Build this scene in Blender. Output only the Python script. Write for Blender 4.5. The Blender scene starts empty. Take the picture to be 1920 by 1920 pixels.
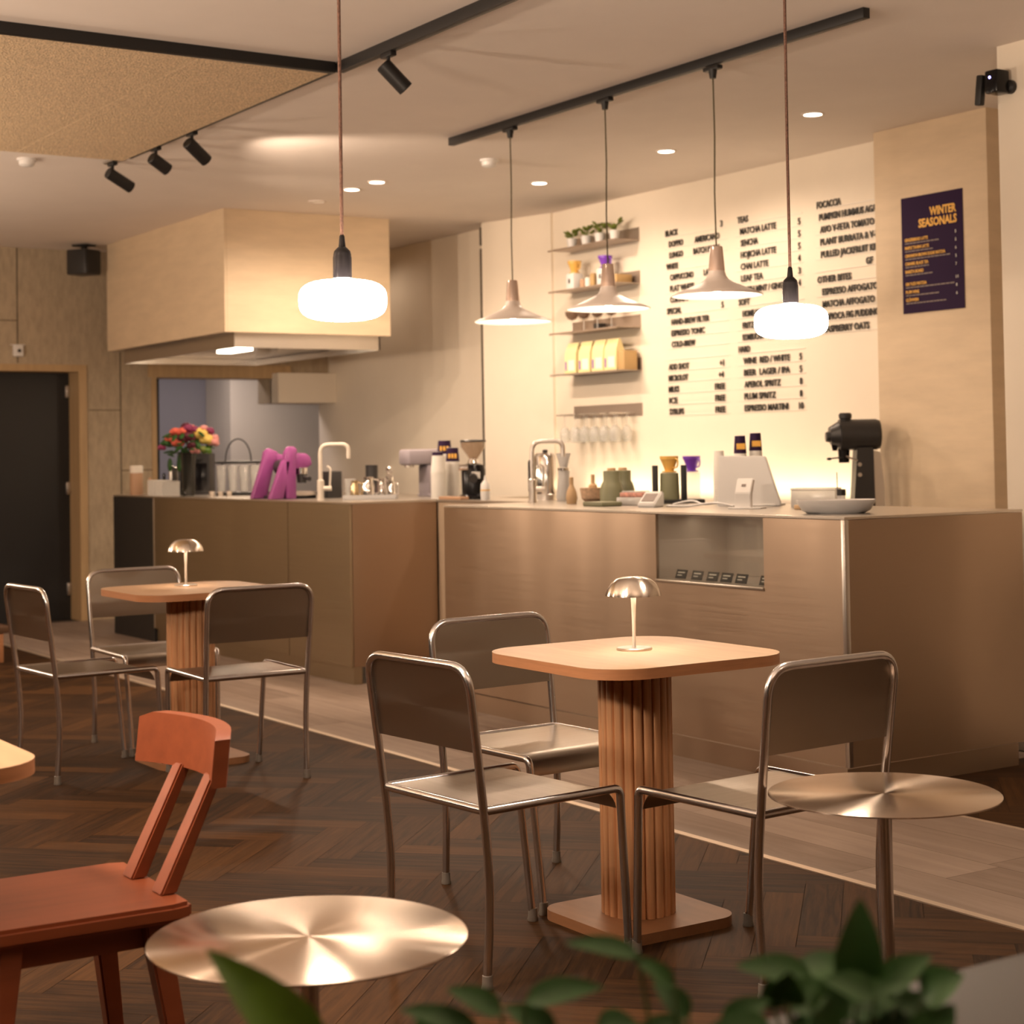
import bpy, bmesh, math, random
from mathutils import Vector, Matrix
random.seed(7)
PI = math.pi
SC = bpy.context.scene
COL = SC.collection

# ------------------------------------------------------------------ camera
cam_d = bpy.data.cameras.new('camera')
cam = bpy.data.objects.new('camera', cam_d)
COL.objects.link(cam)
SC.camera = cam
yaw, pitch, roll = 0.577737249, 0.0266816326, 0.0166456162
fw = Vector((-math.cos(yaw) * math.cos(pitch), math.sin(yaw) * math.cos(pitch), math.sin(pitch)))
rt = fw.cross(Vector((0, 0, 1))).normalized()
dn = fw.cross(rt)
r2 = math.cos(roll) * rt + math.sin(roll) * dn
d2 = -math.sin(roll) * rt + math.cos(roll) * dn
m = Matrix.Identity(4)
for i in range(3):
    m[i][0], m[i][1], m[i][2] = r2[i], -d2[i], -fw[i]
m[2][3] = 1.30
cam.matrix_world = m
cam_d.sensor_width = 36.0
cam_d.lens = 3234.28 / 1920 * 36
cam_d.shift_y = -(960 - 765.5) / 1920
cam_d.clip_start = 0.05
cam_d.dof.use_dof = True
cam_d.dof.focus_distance = 4.75
cam_d.dof.aperture_fstop = 5.0

# ------------------------------------------------------------------ world, view, lights
W = bpy.data.worlds.new('world')
SC.world = W
W.use_nodes = True
W.node_tree.nodes['Background'].inputs[0].default_value = (1.0, 0.72, 0.5, 1)
W.node_tree.nodes['Background'].inputs[1].default_value = 0.02
SC.view_settings.view_transform = 'Standard'
SC.view_settings.look = 'None'
SC.view_settings.exposure = 0.0
SC.view_settings.gamma = 1.0
SC.view_settings.use_curve_mapping = False
SC.cycles.use_denoising = True
SC.cycles.max_bounces = 8
SC.cycles.sample_clamp_indirect = 6.0
SC.cycles.caustics_reflective = False
SC.cycles.caustics_refractive = False
WARM = (1.0, 0.70, 0.48)
WARM2 = (1.0, 0.76, 0.56)
COOL = (0.86, 0.84, 1.0)


def lamp(kind, name, loc, energy, color, parent=None, aim=None, **kw):
    d = bpy.data.lights.new(name, kind)
    d.energy = energy
    d.color = color
    for k, v in kw.items():
        setattr(d, k, v)
    o = bpy.data.objects.new(name, d)
    COL.objects.link(o)
    o.location = loc
    if aim is not None:
        o.rotation_euler = Vector(aim).to_track_quat('-Z', 'Y').to_euler()
    if parent:
        o.parent = parent
    return o


# added unseen fill spots near the ceiling, for light on floor and chairs
for (x, y, e) in ((-1.2, 3.6, 8), (-4.4, -0.6, 10), (-7.6, 0.6, 12), (-10.5, 0.8, 8)):
    lamp('SPOT', 'room_fill_light', (x, y, 2.95), e * 2.2, WARM, aim=(0, 0, -1), spot_size=2.3, spot_blend=0.6, shadow_soft_size=0.10)
# next globe of the row, then three added unseen fill lamps
for (x, y, e) in ((-3.49, 0.25, 115), (-6.4, -0.3, 55), (-9.0, 0.9, 80), (-11.4, 1.2, 105)):
    lamp('POINT', 'globe_and_fill_light', (x, y, 1.75), e, WARM2, shadow_soft_size=0.1)
# added unseen spots aimed up, without fittings, to brighten the ceiling
for (x, y, e) in ((-3.0, -1.6, 350), (-6.5, -1.6, 350), (-0.5, 1.2, 160), (-0.6, 4.2, 45), (-9.5, -1.6, 170)):
    lamp('SPOT', 'ceiling_fill_light', (x, y, 1.9), e, WARM2, aim=(-0.1, 0.45, 1), spot_size=2.6, spot_blend=0.5, shadow_soft_size=0.12)
# light strip along the back bench under the menu wall
lamp('AREA', 'bench_strip_light', (-8.35, 6.93, 1.03), 6.2, (1.0, 0.78, 0.5), aim=(0, 0.45, 1), shape='RECTANGLE', size=2.9, size_y=0.03)
# added fill hidden behind the hood, lifts its shadow on the back wall
lamp('SPOT', 'back_wall_fill_light', (-12.7, 6.5, 2.98), 9, WARM2, aim=(0.25, 0.1, -1), spot_size=2.6, spot_blend=0.6, shadow_soft_size=0.06)
# kitchen behind the pass
lamp('AREA', 'kitchen_light', (-14.6, 6.3, 2.35), 16, (0.95, 0.80, 0.76), aim=(-0.2, 0, -1), shape='RECTANGLE', size=0.5, size_y=0.5)


# ------------------------------------------------------------------ materials
MATS = {}


def mat(name, color, rough=0.5, metal=0.0, var=0.0, vscale=(8, 8, 8), bump=0.0, bscale=None, spec=0.5, **kw):
    if name in MATS:
        return MATS[name]
    M = bpy.data.materials.new(name)
    M.use_nodes = True
    nt = M.node_tree
    b = nt.nodes['Principled BSDF']
    b.inputs['Base Color'].default_value = (*color, 1)
    b.inputs['Roughness'].default_value = rough
    b.inputs['Metallic'].default_value = metal
    b.inputs['Specular IOR Level'].default_value = spec
    for k, v in kw.items():
        b.inputs[k].default_value = v
    tc = None
    if var > 0 or bump > 0:
        tc = nt.nodes.new('ShaderNodeTexCoord')
    if var > 0:
        mp = nt.nodes.new('ShaderNodeMapping')
        mp.inputs['Scale'].default_value = vscale
        nz = nt.nodes.new('ShaderNodeTexNoise')
        nz.inputs['Scale'].default_value = 1.0
        nz.inputs['Detail'].default_value = 6
        nz.inputs['Roughness'].default_value = 0.6
        cr = nt.nodes.new('ShaderNodeMapRange')
        cr.inputs['From Min'].default_value = 0.3
        cr.inputs['From Max'].default_value = 0.7
        cr.inputs['To Min'].default_value = 1 - var
        cr.inputs['To Max'].default_value = 1 + var
        mx = nt.nodes.new('ShaderNodeMix')
        mx.data_type = 'RGBA'
        mx.blend_type = 'MULTIPLY'
        mx.inputs['Factor'].default_value = 1
        mx.inputs['A'].default_value = (*color, 1)
        nt.links.new(tc.outputs['Object'], mp.inputs['Vector'])
        nt.links.new(mp.outputs['Vector'], nz.inputs['Vector'])
        nt.links.new(nz.outputs['Fac'], cr.inputs['Value'])
        nt.links.new(cr.outputs['Result'], mx.inputs['B'])
        nt.links.new(mx.outputs['Result'], b.inputs['Base Color'])
    if bump > 0:
        mp2 = nt.nodes.new('ShaderNodeMapping')
        mp2.inputs['Scale'].default_value = bscale or vscale
        n2 = nt.nodes.new('ShaderNodeTexNoise')
        n2.inputs['Scale'].default_value = 1.0
        n2.inputs['Detail'].default_value = 4
        bp = nt.nodes.new('ShaderNodeBump')
        bp.inputs['Strength'].default_value = bump
        bp.inputs['Distance'].default_value = 0.01
        nt.links.new(tc.outputs['Object'], mp2.inputs['Vector'])
        nt.links.new(mp2.outputs['Vector'], n2.inputs['Vector'])
        nt.links.new(n2.outputs['Fac'], bp.inputs['Height'])
        nt.links.new(bp.outputs['Normal'], b.inputs['Normal'])
    MATS[name] = M
    return M


def brushed(name, color, rough, aniso, rot=0.0, wav=0.0, wscale=(1, 1, 1), streak=(1, 1, 60)):
    """metal brushed around the local z axis (discs) or along the horizontal (panels)"""
    M = mat(name, color, rough, 1.0)
    nt = M.node_tree
    b = nt.nodes['Principled BSDF']
    b.inputs['Anisotropic'].default_value = aniso
    b.inputs['Anisotropic Rotation'].default_value = rot
    tg = nt.nodes.new('ShaderNodeTangent')
    tg.direction_type = 'RADIAL'
    tg.axis = 'Z'
    nt.links.new(tg.outputs['Tangent'], b.inputs['Tangent'])
    tc = nt.nodes.new('ShaderNodeTexCoord')
    mp = nt.nodes.new('ShaderNodeMapping')
    mp.inputs['Scale'].default_value = streak
    nz = nt.nodes.new('ShaderNodeTexNoise')
    nz.inputs['Scale'].default_value = 1
    nz.inputs['Detail'].default_value = 3
    mr = nt.nodes.new('ShaderNodeMapRange')
    mr.inputs['To Min'].default_value = rough * 0.75
    mr.inputs['To Max'].default_value = rough * 1.25
    nt.links.new(tc.outputs['Object'], mp.inputs['Vector'])
    nt.links.new(mp.outputs['Vector'], nz.inputs['Vector'])
    nt.links.new(nz.outputs['Fac'], mr.inputs['Value'])
    nt.links.new(mr.outputs['Result'], b.inputs['Roughness'])
    if wav > 0:
        m2 = nt.nodes.new('ShaderNodeMapping')
        m2.inputs['Scale'].default_value = wscale
        n2 = nt.nodes.new('ShaderNodeTexNoise')
        n2.inputs['Scale'].default_value = 1
        n2.inputs['Detail'].default_value = 1
        bp = nt.nodes.new('ShaderNodeBump')
        bp.inputs['Strength'].default_value = 1.0
        bp.inputs['Distance'].default_value = wav
        nt.links.new(tc.outputs['Object'], m2.inputs['Vector'])
        nt.links.new(m2.outputs['Vector'], n2.inputs['Vector'])
        nt.links.new(n2.outputs['Fac'], bp.inputs['Height'])
        nt.links.new(bp.outputs['Normal'], b.inputs['Normal'])
    return M


def emit(name, color, strength, base=(0.9, 0.9, 0.9)):
    M = mat(name, base, 0.4)
    b = M.node_tree.nodes['Principled BSDF']
    b.inputs['Emission Color'].default_value = (*color, 1)
    b.inputs['Emission Strength'].default_value = strength
    return M


def planks(name, base, light, rough, grain, spec=0.15):
    """boards: per-board tone from the 'tone' attribute, grain along the board's own UV"""
    M = mat(name, base, rough, spec=spec)
    nt = M.node_tree
    b = nt.nodes['Principled BSDF']
    at = nt.nodes.new('ShaderNodeAttribute')
    at.attribute_name = 'tone'
    uv = nt.nodes.new('ShaderNodeUVMap')
    mp = nt.nodes.new('ShaderNodeMapping')
    mp.inputs['Scale'].default_value = grain
    nz = nt.nodes.new('ShaderNodeTexNoise')
    nz.inputs['Scale'].default_value = 1
    nz.inputs['Detail'].default_value = 6
    nz.inputs['Roughness'].default_value = 0.65
    nz.inputs['Distortion'].default_value = 0.6
    mx = nt.nodes.new('ShaderNodeMix')
    mx.data_type = 'RGBA'
    mx.inputs['A'].default_value = (*base, 1)
    mx.inputs['B'].default_value = (*light, 1)
    ad = nt.nodes.new('ShaderNodeMath')
    ad.operation = 'MULTIPLY_ADD'
    ad.inputs[1].default_value = 0.75
    ad.use_clamp = True
    mr = nt.nodes.new('ShaderNodeMapRange')
    mr.inputs['From Min'].default_value = 0.3
    mr.inputs['From Max'].default_value = 0.7
    mr.inputs['To Min'].default_value = -0.18
    mr.inputs['To Max'].default_value = 0.32
    nt.links.new(uv.outputs['UV'], mp.inputs['Vector'])
    nt.links.new(mp.outputs['Vector'], nz.inputs['Vector'])
    nt.links.new(nz.outputs['Fac'], mr.inputs['Value'])
    nt.links.new(at.outputs['Fac'], ad.inputs[0])
    nt.links.new(mr.outputs['Result'], ad.inputs[2])
    nt.links.new(ad.outputs['Value'], mx.inputs['Factor'])
    nt.links.new(mx.outputs['Result'], b.inputs['Base Color'])
    bp = nt.nodes.new('ShaderNodeBump')
    bp.inputs['Strength'].default_value = 0.15
    bp.inputs['Distance'].default_value = 0.004
    nt.links.new(nz.outputs['Fac'], bp.inputs['Height'])
    nt.links.new(bp.outputs['Normal'], b.inputs['Normal'])
    return M


CEIL = mat('ceiling paint', (0.84, 0.76, 0.70), 0.85, var=0.02, vscale=(3, 3, 3))
PLASTER = mat('menu wall paint', (0.84, 0.75, 0.625), 0.7, var=0.03, vscale=(2, 2, 2))
PLY = mat('birch plywood', (0.70, 0.55, 0.38), 0.55, var=0.07, vscale=(3, 3, 14))
BOARD = mat('wood cement board', (0.45, 0.36, 0.25), 0.8, var=0.14, vscale=(30, 30, 10), bump=0.3, bscale=(60, 60, 60))
WOOL = mat('wood wool board', (0.70, 0.53, 0.34), 0.95, var=0.35, vscale=(90, 90, 90), bump=1.0, bscale=(120, 120, 120))
CASING = mat('oak casing', (0.50, 0.34, 0.18), 0.55, var=0.1, vscale=(20, 20, 2))
BLACK = mat('black paint', (0.012, 0.011, 0.011), 0.5)
BLACKMET = mat('black powder coat', (0.015, 0.014, 0.014), 0.45, spec=0.4)
BLACKGLOSS = mat('black gloss', (0.008, 0.007, 0.008), 0.18, spec=0.25)
DARK = mat('dark plastic', (0.03, 0.028, 0.028), 0.4)
TUBE = mat('stainless tube', (0.62, 0.60, 0.60), 0.22, 1.0)
SHEET = brushed('stainless chair sheet', (0.35, 0.30, 0.25), 0.33, 0.3, streak=(2, 120, 2))
PANEL = brushed('stainless counter sheet', (0.44, 0.33, 0.245), 0.32, 0.76, rot=0.25, wav=0.012, wscale=(2.2, 2.2, 0.8), streak=(2, 2, 160))
CTOP = mat('stainless worktop', (0.66, 0.60, 0.53), 0.30, 1.0)
STEEL = mat('polished steel', (0.75, 0.72, 0.69), 0.14, 1.0)
SATIN = mat('satin steel', (0.62, 0.58, 0.54), 0.3, 1.0)
SHELFM = mat('shelf steel', (0.50, 0.42, 0.36), 0.42, 0.9)
DISC = brushed('brushed disc', (0.60, 0.49, 0.40), 0.25, 0.95, rot=0.25, streak=(3, 3, 3))
OAK = mat('oak veneer', (0.50, 0.325, 0.20), 0.42, var=0.10, vscale=(3, 30, 30))
OAKEDGE = mat('oak edge band', (0.42, 0.19, 0.085), 0.5, var=0.12, vscale=(6, 6, 90))
SLAT = mat('oak batten', (0.68, 0.36, 0.18), 0.5, var=0.22, vscale=(60, 60, 3))
BEECH = mat("stained beech", (0.245, 0.062, 0.023), 0.45, var=0.12, vscale=(30, 3, 30))
WHITEP = mat('white plastic', (0.80, 0.78, 0.76), 0.35)
CREAM = mat('cream enamel', (0.78, 0.70, 0.60), 0.25)
PAPERW = mat('white paper', (0.82, 0.79, 0.74), 0.8)
PURPLE = mat('purple card', (0.028, 0.012, 0.045), 0.8, spec=0.2)
VIOLET = mat('violet plastic', (0.20, 0.06, 0.50), 0.3)
YELLOW = mat('amber plastic', (0.80, 0.48, 0.12), 0.3)
GOLD = mat('yellow print', (0.90, 0.50, 0.10), 0.6)
GREYPRINT = mat('grey print', (0.24, 0.19, 0.17), 0.6)
GREEN = mat('sage green enamel', (0.22, 0.22, 0.13), 0.4)
MAGENTA = mat('magenta paint', (0.33, 0.075, 0.27), 0.3)
TAN = mat('bamboo', (0.60, 0.40, 0.22), 0.5, var=0.1, vscale=(80, 80, 5))
CLAY = mat('brown clay', (0.50, 0.30, 0.18), 0.5)
BAGY = mat('pale yellow paper', (0.88, 0.76, 0.40), 0.6)
CARD = mat('brown cardboard', (0.50, 0.33, 0.15), 0.8)
LEAF = mat('leaf', (0.07, 0.15, 0.008), 0.4, var=0.35, vscale=(14, 14, 14))
LEAFD = mat('dark leaf', (0.018, 0.075, 0.010), 0.6, var=0.35, vscale=(14, 14, 14))
LEAFY = mat('yellow green leaf', (0.16, 0.20, 0.03), 0.45)
STEM = mat('plant stem', (0.05, 0.09, 0.02), 0.5)
SOIL = mat('soil', (0.03, 0.02, 0.015), 0.95, var=0.3, vscale=(60, 60, 60))
CORDM = mat('twisted fabric cord', (0.13, 0.065, 0.045), 0.8, var=0.6, vscale=(300, 300, 160))
CORDO = mat('olive cable', (0.10, 0.08, 0.035), 0.6)
SHADE = mat('pale enamel shade', (0.82, 0.73, 0.67), 0.38)
SHADEIN = mat('white enamel inside', (0.92, 0.88, 0.82), 0.4)
NECK = mat('rose lacquer neck', (0.74, 0.58, 0.50), 0.12, 0.4)
GREYTOP = mat('grey linoleum', (0.042, 0.036, 0.031), 0.6, var=0.03, vscale=(40, 40, 40))
GREYWALL = mat('kitchen grey', (0.30, 0.29, 0.32), 0.6)


def thin(name, tint, diff, rough=0.05, ior=1.5, dcol=(0.9, 0.88, 0.86)):
    """thin clear sheet: lets light through, mirrors by Fresnel, with a diffuse share"""
    M = mat(name, tint, rough)
    nt = M.node_tree
    out = nt.nodes['Material Output']
    tr = nt.nodes.new('ShaderNodeBsdfTransparent')
    tr.inputs['Color'].default_value = (*tint, 1)
    df = nt.nodes.new('ShaderNodeBsdfPrincipled')
    df.inputs['Base Color'].default_value = (*dcol, 1)
    df.inputs['Roughness'].default_value = 0.5
    m1 = nt.nodes.new('ShaderNodeMixShader')
    m1.inputs[0].default_value = diff
    gl = nt.nodes.new('ShaderNodeBsdfGlossy')
    gl.inputs['Roughness'].default_value = rough
    lw = nt.nodes.new('ShaderNodeLayerWeight')
    lw.inputs['Blend'].default_value = 0.5
    pw = nt.nodes.new('ShaderNodeMath')
    pw.operation = 'POWER'
    pw.inputs[1].default_value = 5.0
    fr = nt.nodes.new('ShaderNodeMath')
    fr.operation = 'MULTIPLY_ADD'
    fr.inputs[1].default_value = 0.95
    fr.inputs[2].default_value = ((ior - 1) / (ior + 1)) ** 2
    nt.links.new(lw.outputs['Facing'], pw.inputs[0])
    nt.links.new(pw.outputs[0], fr.inputs[0])
    m2 = nt.nodes.new('ShaderNodeMixShader')
    nt.links.new(tr.outputs[0], m1.inputs[1])
    nt.links.new(df.outputs[0], m1.inputs[2])
    nt.links.new(fr.outputs[0], m2.inputs[0])
    nt.links.new(m1.outputs[0], m2.inputs[1])
    nt.links.new(gl.outputs[0], m2.inputs[2])
    nt.links.new(m2.outputs[0], out.inputs['Surface'])
    return M


GLASS = thin('clear glass', (0.95, 0.95, 0.94), 0.20, 0.04, dcol=(0.95, 0.94, 0.92))  # pale diffuse share is painted in for brighter glints
PANE = thin('display glass', (0.93, 0.94, 0.92), 0.02, 0.01)
FROST = thin('frosted acrylic', (0.85, 0.85, 0.86), 0.55, 0.2)
LETTER = mat('black letter', (0.02, 0.018, 0.016), 0.5)
RAIL = mat('clear letter rail', (0.86, 0.80, 0.72), 0.2)
GLOBE = emit('lit opal glass', (1.0, 0.82, 0.64), 75.0)
LITDISC = emit('lit downlight', (1.0, 0.86, 0.68), 14.0)
LITBULB = emit('lit bulb', (1.0, 0.84, 0.62), 12.0)
LEDBLUE = emit('blue status led', (0.35, 0.3, 1.0), 8.0)
FLOORM = planks('smoked oak', (0.020, 0.0085, 0.003), (0.13, 0.057, 0.018), 0.6, (3, 45, 1))
VINYL = planks('grey vinyl plank', (0.24, 0.18, 0.145), (0.42, 0.33, 0.27), 0.5, (1.6, 16, 1))
TRIMM = mat('pale metal trim', (0.72, 0.60, 0.48), 0.4, 0.6)


# ------------------------------------------------------------------ mesh helpers
def quadring(bm, a, b):
    n = len(a)
    for i in range(n):
        bm.faces.new((a[i], a[(i + 1) % n], b[(i + 1) % n], b[i]))


def box(bm, x0, y0, z0, x1, y1, z1, bev=0.0, M=None, segs=2):
    vs = [bm.verts.new(v) for v in ((x0, y0, z0), (x1, y0, z0), (x1, y1, z0), (x0, y1, z0), (x0, y0, z1), (x1, y0, z1), (x1, y1, z1), (x0, y1, z1))]
    fs = [bm.faces.new([vs[i] for i in f]) for f in ((3, 2, 1, 0), (4, 5, 6, 7), (0, 1, 5, 4), (1, 2, 6, 5), (2, 3, 7, 6), (3, 0, 4, 7))]
    if M:
        bmesh.ops.transform(bm, matrix=M, verts=vs)
    if bev > 0:
        es = list({e for f in fs for e in f.edges})
        bmesh.ops.bevel(bm, geom=es, offset=bev, segments=segs, affect='EDGES', profile=0.5)


def lathe(bm, prof, seg=28, c=(0, 0, 0), M=None, cap0=True, cap1=True):
    rings = []
    vall = []
    for (r, z) in prof:
        ring = [bm.verts.new((c[0] + r * math.cos(2 * PI * i / seg), c[1] + r * math.sin(2 * PI * i / seg), c[2] + z)) for i in range(seg)]
        rings.append(ring)
        vall += ring
    for a, b in zip(rings, rings[1:]):
        quadring(bm, a, b)
    if cap0:
        bm.faces.new(rings[0][::-1])
    if cap1:
        bm.faces.new(rings[-1])
    if M:
        bmesh.ops.transform(bm, matrix=M, verts=vall)


def cyl(bm, p0, p1, r0, r1=None, seg=16):
    p0, p1 = Vector(p0), Vector(p1)
    r1 = r0 if r1 is None else r1
    d = p1 - p0
    q = d.to_track_quat('Z', 'Y').to_matrix().to_4x4()
    lathe(bm, [(r0, 0), (r1, d.length)], seg, M=Matrix.Translation(p0) @ q)


def smooth_path(pts, rad=0.05, n=6):
    """polyline with rounded corners"""
    P = [Vector(p) for p in pts]
    out = [P[0]]
    for i in range(1, len(P) - 1):
        a, b, c = P[i - 1], P[i], P[i + 1]
        r = min(rad, (a - b).length * 0.49, (c - b).length * 0.49)
        s, e = b + (a - b).normalized() * r, b + (c - b).normalized() * r
        for k in range(n + 1):
            t = k / n
            out.append(s * (1 - t) ** 2 + b * 2 * t * (1 - t) + e * t * t)
    out.append(P[-1])
    return out


def tube(bm, pts, r, seg=12, caps=True, r_end=None):
    P = [Vector(p) for p in pts]
    n = len(P)
    up = None
    rings = []
    for i in range(n):
        t = (P[min(i + 1, n - 1)] - P[max(i - 1, 0)]).normalized()
        if up is None:
            up = t.orthogonal().normalized()
        up = (up - t * up.dot(t)).normalized()
        sd = t.cross(up)
        rr = r if r_end is None else r + (r_end - r) * i / (n - 1)
        rings.append([bm.verts.new(P[i] + rr * (math.cos(2 * PI * k / seg) * up + math.sin(2 * PI * k / seg) * sd)) for k in range(seg)])
    for a, b in zip(rings, rings[1:]):
        quadring(bm, a, b)
    if caps:
        bm.faces.new(rings[0][::-1])
        bm.faces.new(rings[-1])


def prism(bm, pts, z0, z1, M=None):
    """extrude a polygon (xy) from z0 to z1"""
    a = [bm.verts.new((p[0], p[1], z0)) for p in pts]
    b = [bm.verts.new((p[0], p[1], z1)) for p in pts]
    quadring(bm, a, b)
    bm.faces.new(a[::-1])
    bm.faces.new(b)
    if M:
        bmesh.ops.transform(bm, matrix=M, verts=a + b)


def rrect(w, d, r, n=8, cx=0, cy=0):
    pts = []
    for (sx, sy, a0) in ((1, -1, -PI / 2), (1, 1, 0), (-1, 1, PI / 2), (-1, -1, PI)):
        for k in range(n + 1):
            a = a0 + PI / 2 * k / n
            pts.append((cx + sx * (w / 2 - r) + r * math.cos(a), cy + sy * (d / 2 - r) + r * math.sin(a)))
    return pts


def ellipsoid(bm, c, rx, ry, rz, seg=16, rings=10, M=None):
    prof = []
    for k in range(rings + 1):
        a = -PI / 2 + PI * k / rings
        prof.append((max(1e-4, math.cos(a)), math.sin(a)))
    T = Matrix.Translation(c) @ (M or Matrix.Identity(4)) @ Matrix.Diagonal((rx, ry, rz, 1))
    lathe(bm, prof, seg, M=T)


def obj(name, bm, material, parent=None, smooth=True, label=None, angle=35):
    me = bpy.data.meshes.new(name)
    bmesh.ops.recalc_face_normals(bm, faces=bm.faces)
    if smooth:
        ca = math.radians(angle)
        for f in bm.faces:
            f.smooth = True
        for e in bm.edges:
            if len(e.link_faces) == 2 and e.calc_face_angle(0) > ca:
                e.smooth = False
    bm.to_mesh(me)
    bm.free()
    me.materials.append(material)
    o = bpy.data.objects.new(name, me)
    COL.objects.link(o)
    if parent:
        o.parent = parent
    if label:
        o['label'] = label
    return o


def thing(name, label, cat, loc=(0, 0, 0), rotz=0.0, group=None):
    o = bpy.data.objects.new(name, None)
    COL.objects.link(o)
    o.empty_display_size = 0.1
    o.location = loc
    o.rotation_euler = (0, 0, rotz)
    tag(o, label, cat, group)
    return o


def tag(o, label, cat, group=None):
    o['label'] = label
    o['category'] = cat
    if group:
        o['group'] = group
    return o


def struct(name, bm, material, parent=None, smooth=False):
    o = obj(name, bm, material, parent, smooth)
    if parent is None:
        o['kind'] = 'structure'
    return o


def dup(src, loc, rotz=None, label=None, group=None):
    r = src.copy()
    COL.objects.link(r)
    r.location = loc
    if rotz is not None:
        r.rotation_euler = (0, 0, rotz)
    if label:
        r['label'] = label
    if group:
        r['group'] = group
    for ch in list(src.children):
        c = ch.copy()
        COL.objects.link(c)
        c.parent = r
        for g in list(ch.children):
            d = g.copy()
            COL.objects.link(d)
            d.parent = c
    return r


def B():
    return bmesh.new()


def part(name, material, parent, fn, **kw):
    bm = B()
    fn(bm)
    return obj(name, bm, material, parent, **kw)


def boxp(name, material, parent, *a, bev=0.0, **kw):
    bm = B()
    box(bm, *a, bev=bev)
    return obj(name, bm, material, parent, **kw)


def lathep(name, material, parent, prof, c=(0, 0, 0), seg=28, M=None, **kw):
    bm = B()
    lathe(bm, prof, seg, c, M)
    return obj(name, bm, material, parent, **kw)


def text_mesh(s, cap, width=None, weight=0.0, align='LEFT', depth=0.001):
    cu = bpy.data.curves.new('t', 'FONT')
    cu.body = s
    cu.size = cap / 0.72
    cu.offset = weight
    cu.align_x = align
    cu.extrude = depth
    cu.resolution_u = 2
    o = bpy.data.objects.new('t', cu)
    COL.objects.link(o)
    dg = bpy.context.evaluated_depsgraph_get()
    me = bpy.data.meshes.new_from_object(o.evaluated_get(dg))
    bpy.data.objects.remove(o)
    bpy.data.curves.remove(cu)
    if width:
        xs = [v.co.x for v in me.vertices]
        x0, w = min(xs), max(xs) - min(xs)
        k = width / max(w, 1e-6)
        for v in me.vertices:
            v.co.x = (v.co.x - x0) * k
    return me


def text_obj(name, s, material, parent, loc, cap, width=None, weight=0.0, align='LEFT', rot=(PI / 2, 0, 0), depth=0.001):
    me = text_mesh(s, cap, width, weight, align, depth)
    me.materials.append(material)
    o = bpy.data.objects.new(name, me)
    COL.objects.link(o)
    o.location = loc
    o.rotation_euler = rot
    o.parent = parent
    return o


# ------------------------------------------------------------------ room
CZ = 3.03
XL, XR, YF, YB = -13.75, 2.6, -2.6, 7.02
bm = B()
box(bm, XL - 0.3, YF - 0.1, -0.12, XR + 0.1, YB + 0.8, -0.004)
struct('floor_base', bm, SOIL)


def plank_floor(name, material, cells, clip, z):
    """cells: list of (origin, u-axis, length, v-axis, width)"""
    bm = B()
    uvl = bm.loops.layers.uv.new('UVMap')
    tl = bm.loops.layers.float_color.new('tone')
    for (o, u, L, v, w) in cells:
        g = 0.0008
        cs = [o + u * g + v * g, o + u * (L - g) + v * g, o + u * (L - g) + v * (w - g), o + u * g + v * (w - g)]
        f = bm.faces.new([bm.verts.new((c.x, c.y, z)) for c in cs])
        r = random.random()
        t = r * r * 0.62 + 0.06
        du, dv = random.random() * 50, random.random() * 50
        for l, (a, b) in zip(f.loops, ((0, 0), (L, 0), (L, w), (0, w))):
            l[uvl].uv = (a + du, b + dv)
            l[tl] = (t, t, t, 1)
    x0, y0, x1, y1 = clip
    for co, no in (((x0, 0, 0), (-1, 0, 0)), ((x1, 0, 0), (1, 0, 0)), ((0, y0, 0), (0, -1, 0)), ((0, y1, 0), (0, 1, 0))):
        bmesh.ops.bisect_plane(bm, geom=bm.verts[:] + bm.edges[:] + bm.faces[:], plane_co=co, plane_no=no, clear_outer=True)
    return struct(name, bm, material)


PLW, PLL = 0.112, 0.56
s2 = math.sqrt(0.5)
U, V = Vector((s2, s2)), Vector((-s2, s2))
cells = []
for i in range(-120, 121):
    for j in range(-24, 25):
        ou = i * PLW + j * PLL
        ov = i * PLW - j * PLL
        for (a, b, hor) in ((ou, ov, True), (ou + PLL, ov + PLW - PLL, False)):
            o = U * a + V * b + Vector((-5, 1.5))
            if -14.8 < o.x < 3.4 and -3.6 < o.y < 8.0:
                cells.append((o, U, PLL, V, PLW) if hor else (o, V, PLL, -U, PLW) if False else (o + U * PLW, V, PLL, -U, PLW))
plank_floor('floor', FLOORM, cells, (XL - 0.02, YF, XR, 3.70), 0.0)
plank_floor('floor_beyond_walkway', FLOORM, cells, (-4.9, 4.64, XR, YB), 0.0)
cells = []
row = 0
y = 3.70
while y < 5.6:
    x = -14.0 - random.random() * 0.9
    while x < XR:
        cells.append((Vector((x, y)), Vector((1, 0)), 1.22, Vector((0, 1)), 0.235))
        x += 1.22
    y += 0.235
plank_floor('floor_walkway', VINYL, cells, (XL - 0.02, 3.70, XR, 4.64), 0.001)
plank_floor('floor_behind_counter', VINYL, cells, (XL - 0.02, 4.64, -4.9, YB), 0.001)
bm = B()
box(bm, XL, 3.672, 0, XR, 3.702, 0.004)
struct('trim_1', bm, TRIMM)
bm = B()
box(bm, -4.76, 4.632, 0, XR, 4.646, 0.004)
struct('trim_2', bm, TRIMM)
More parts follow.
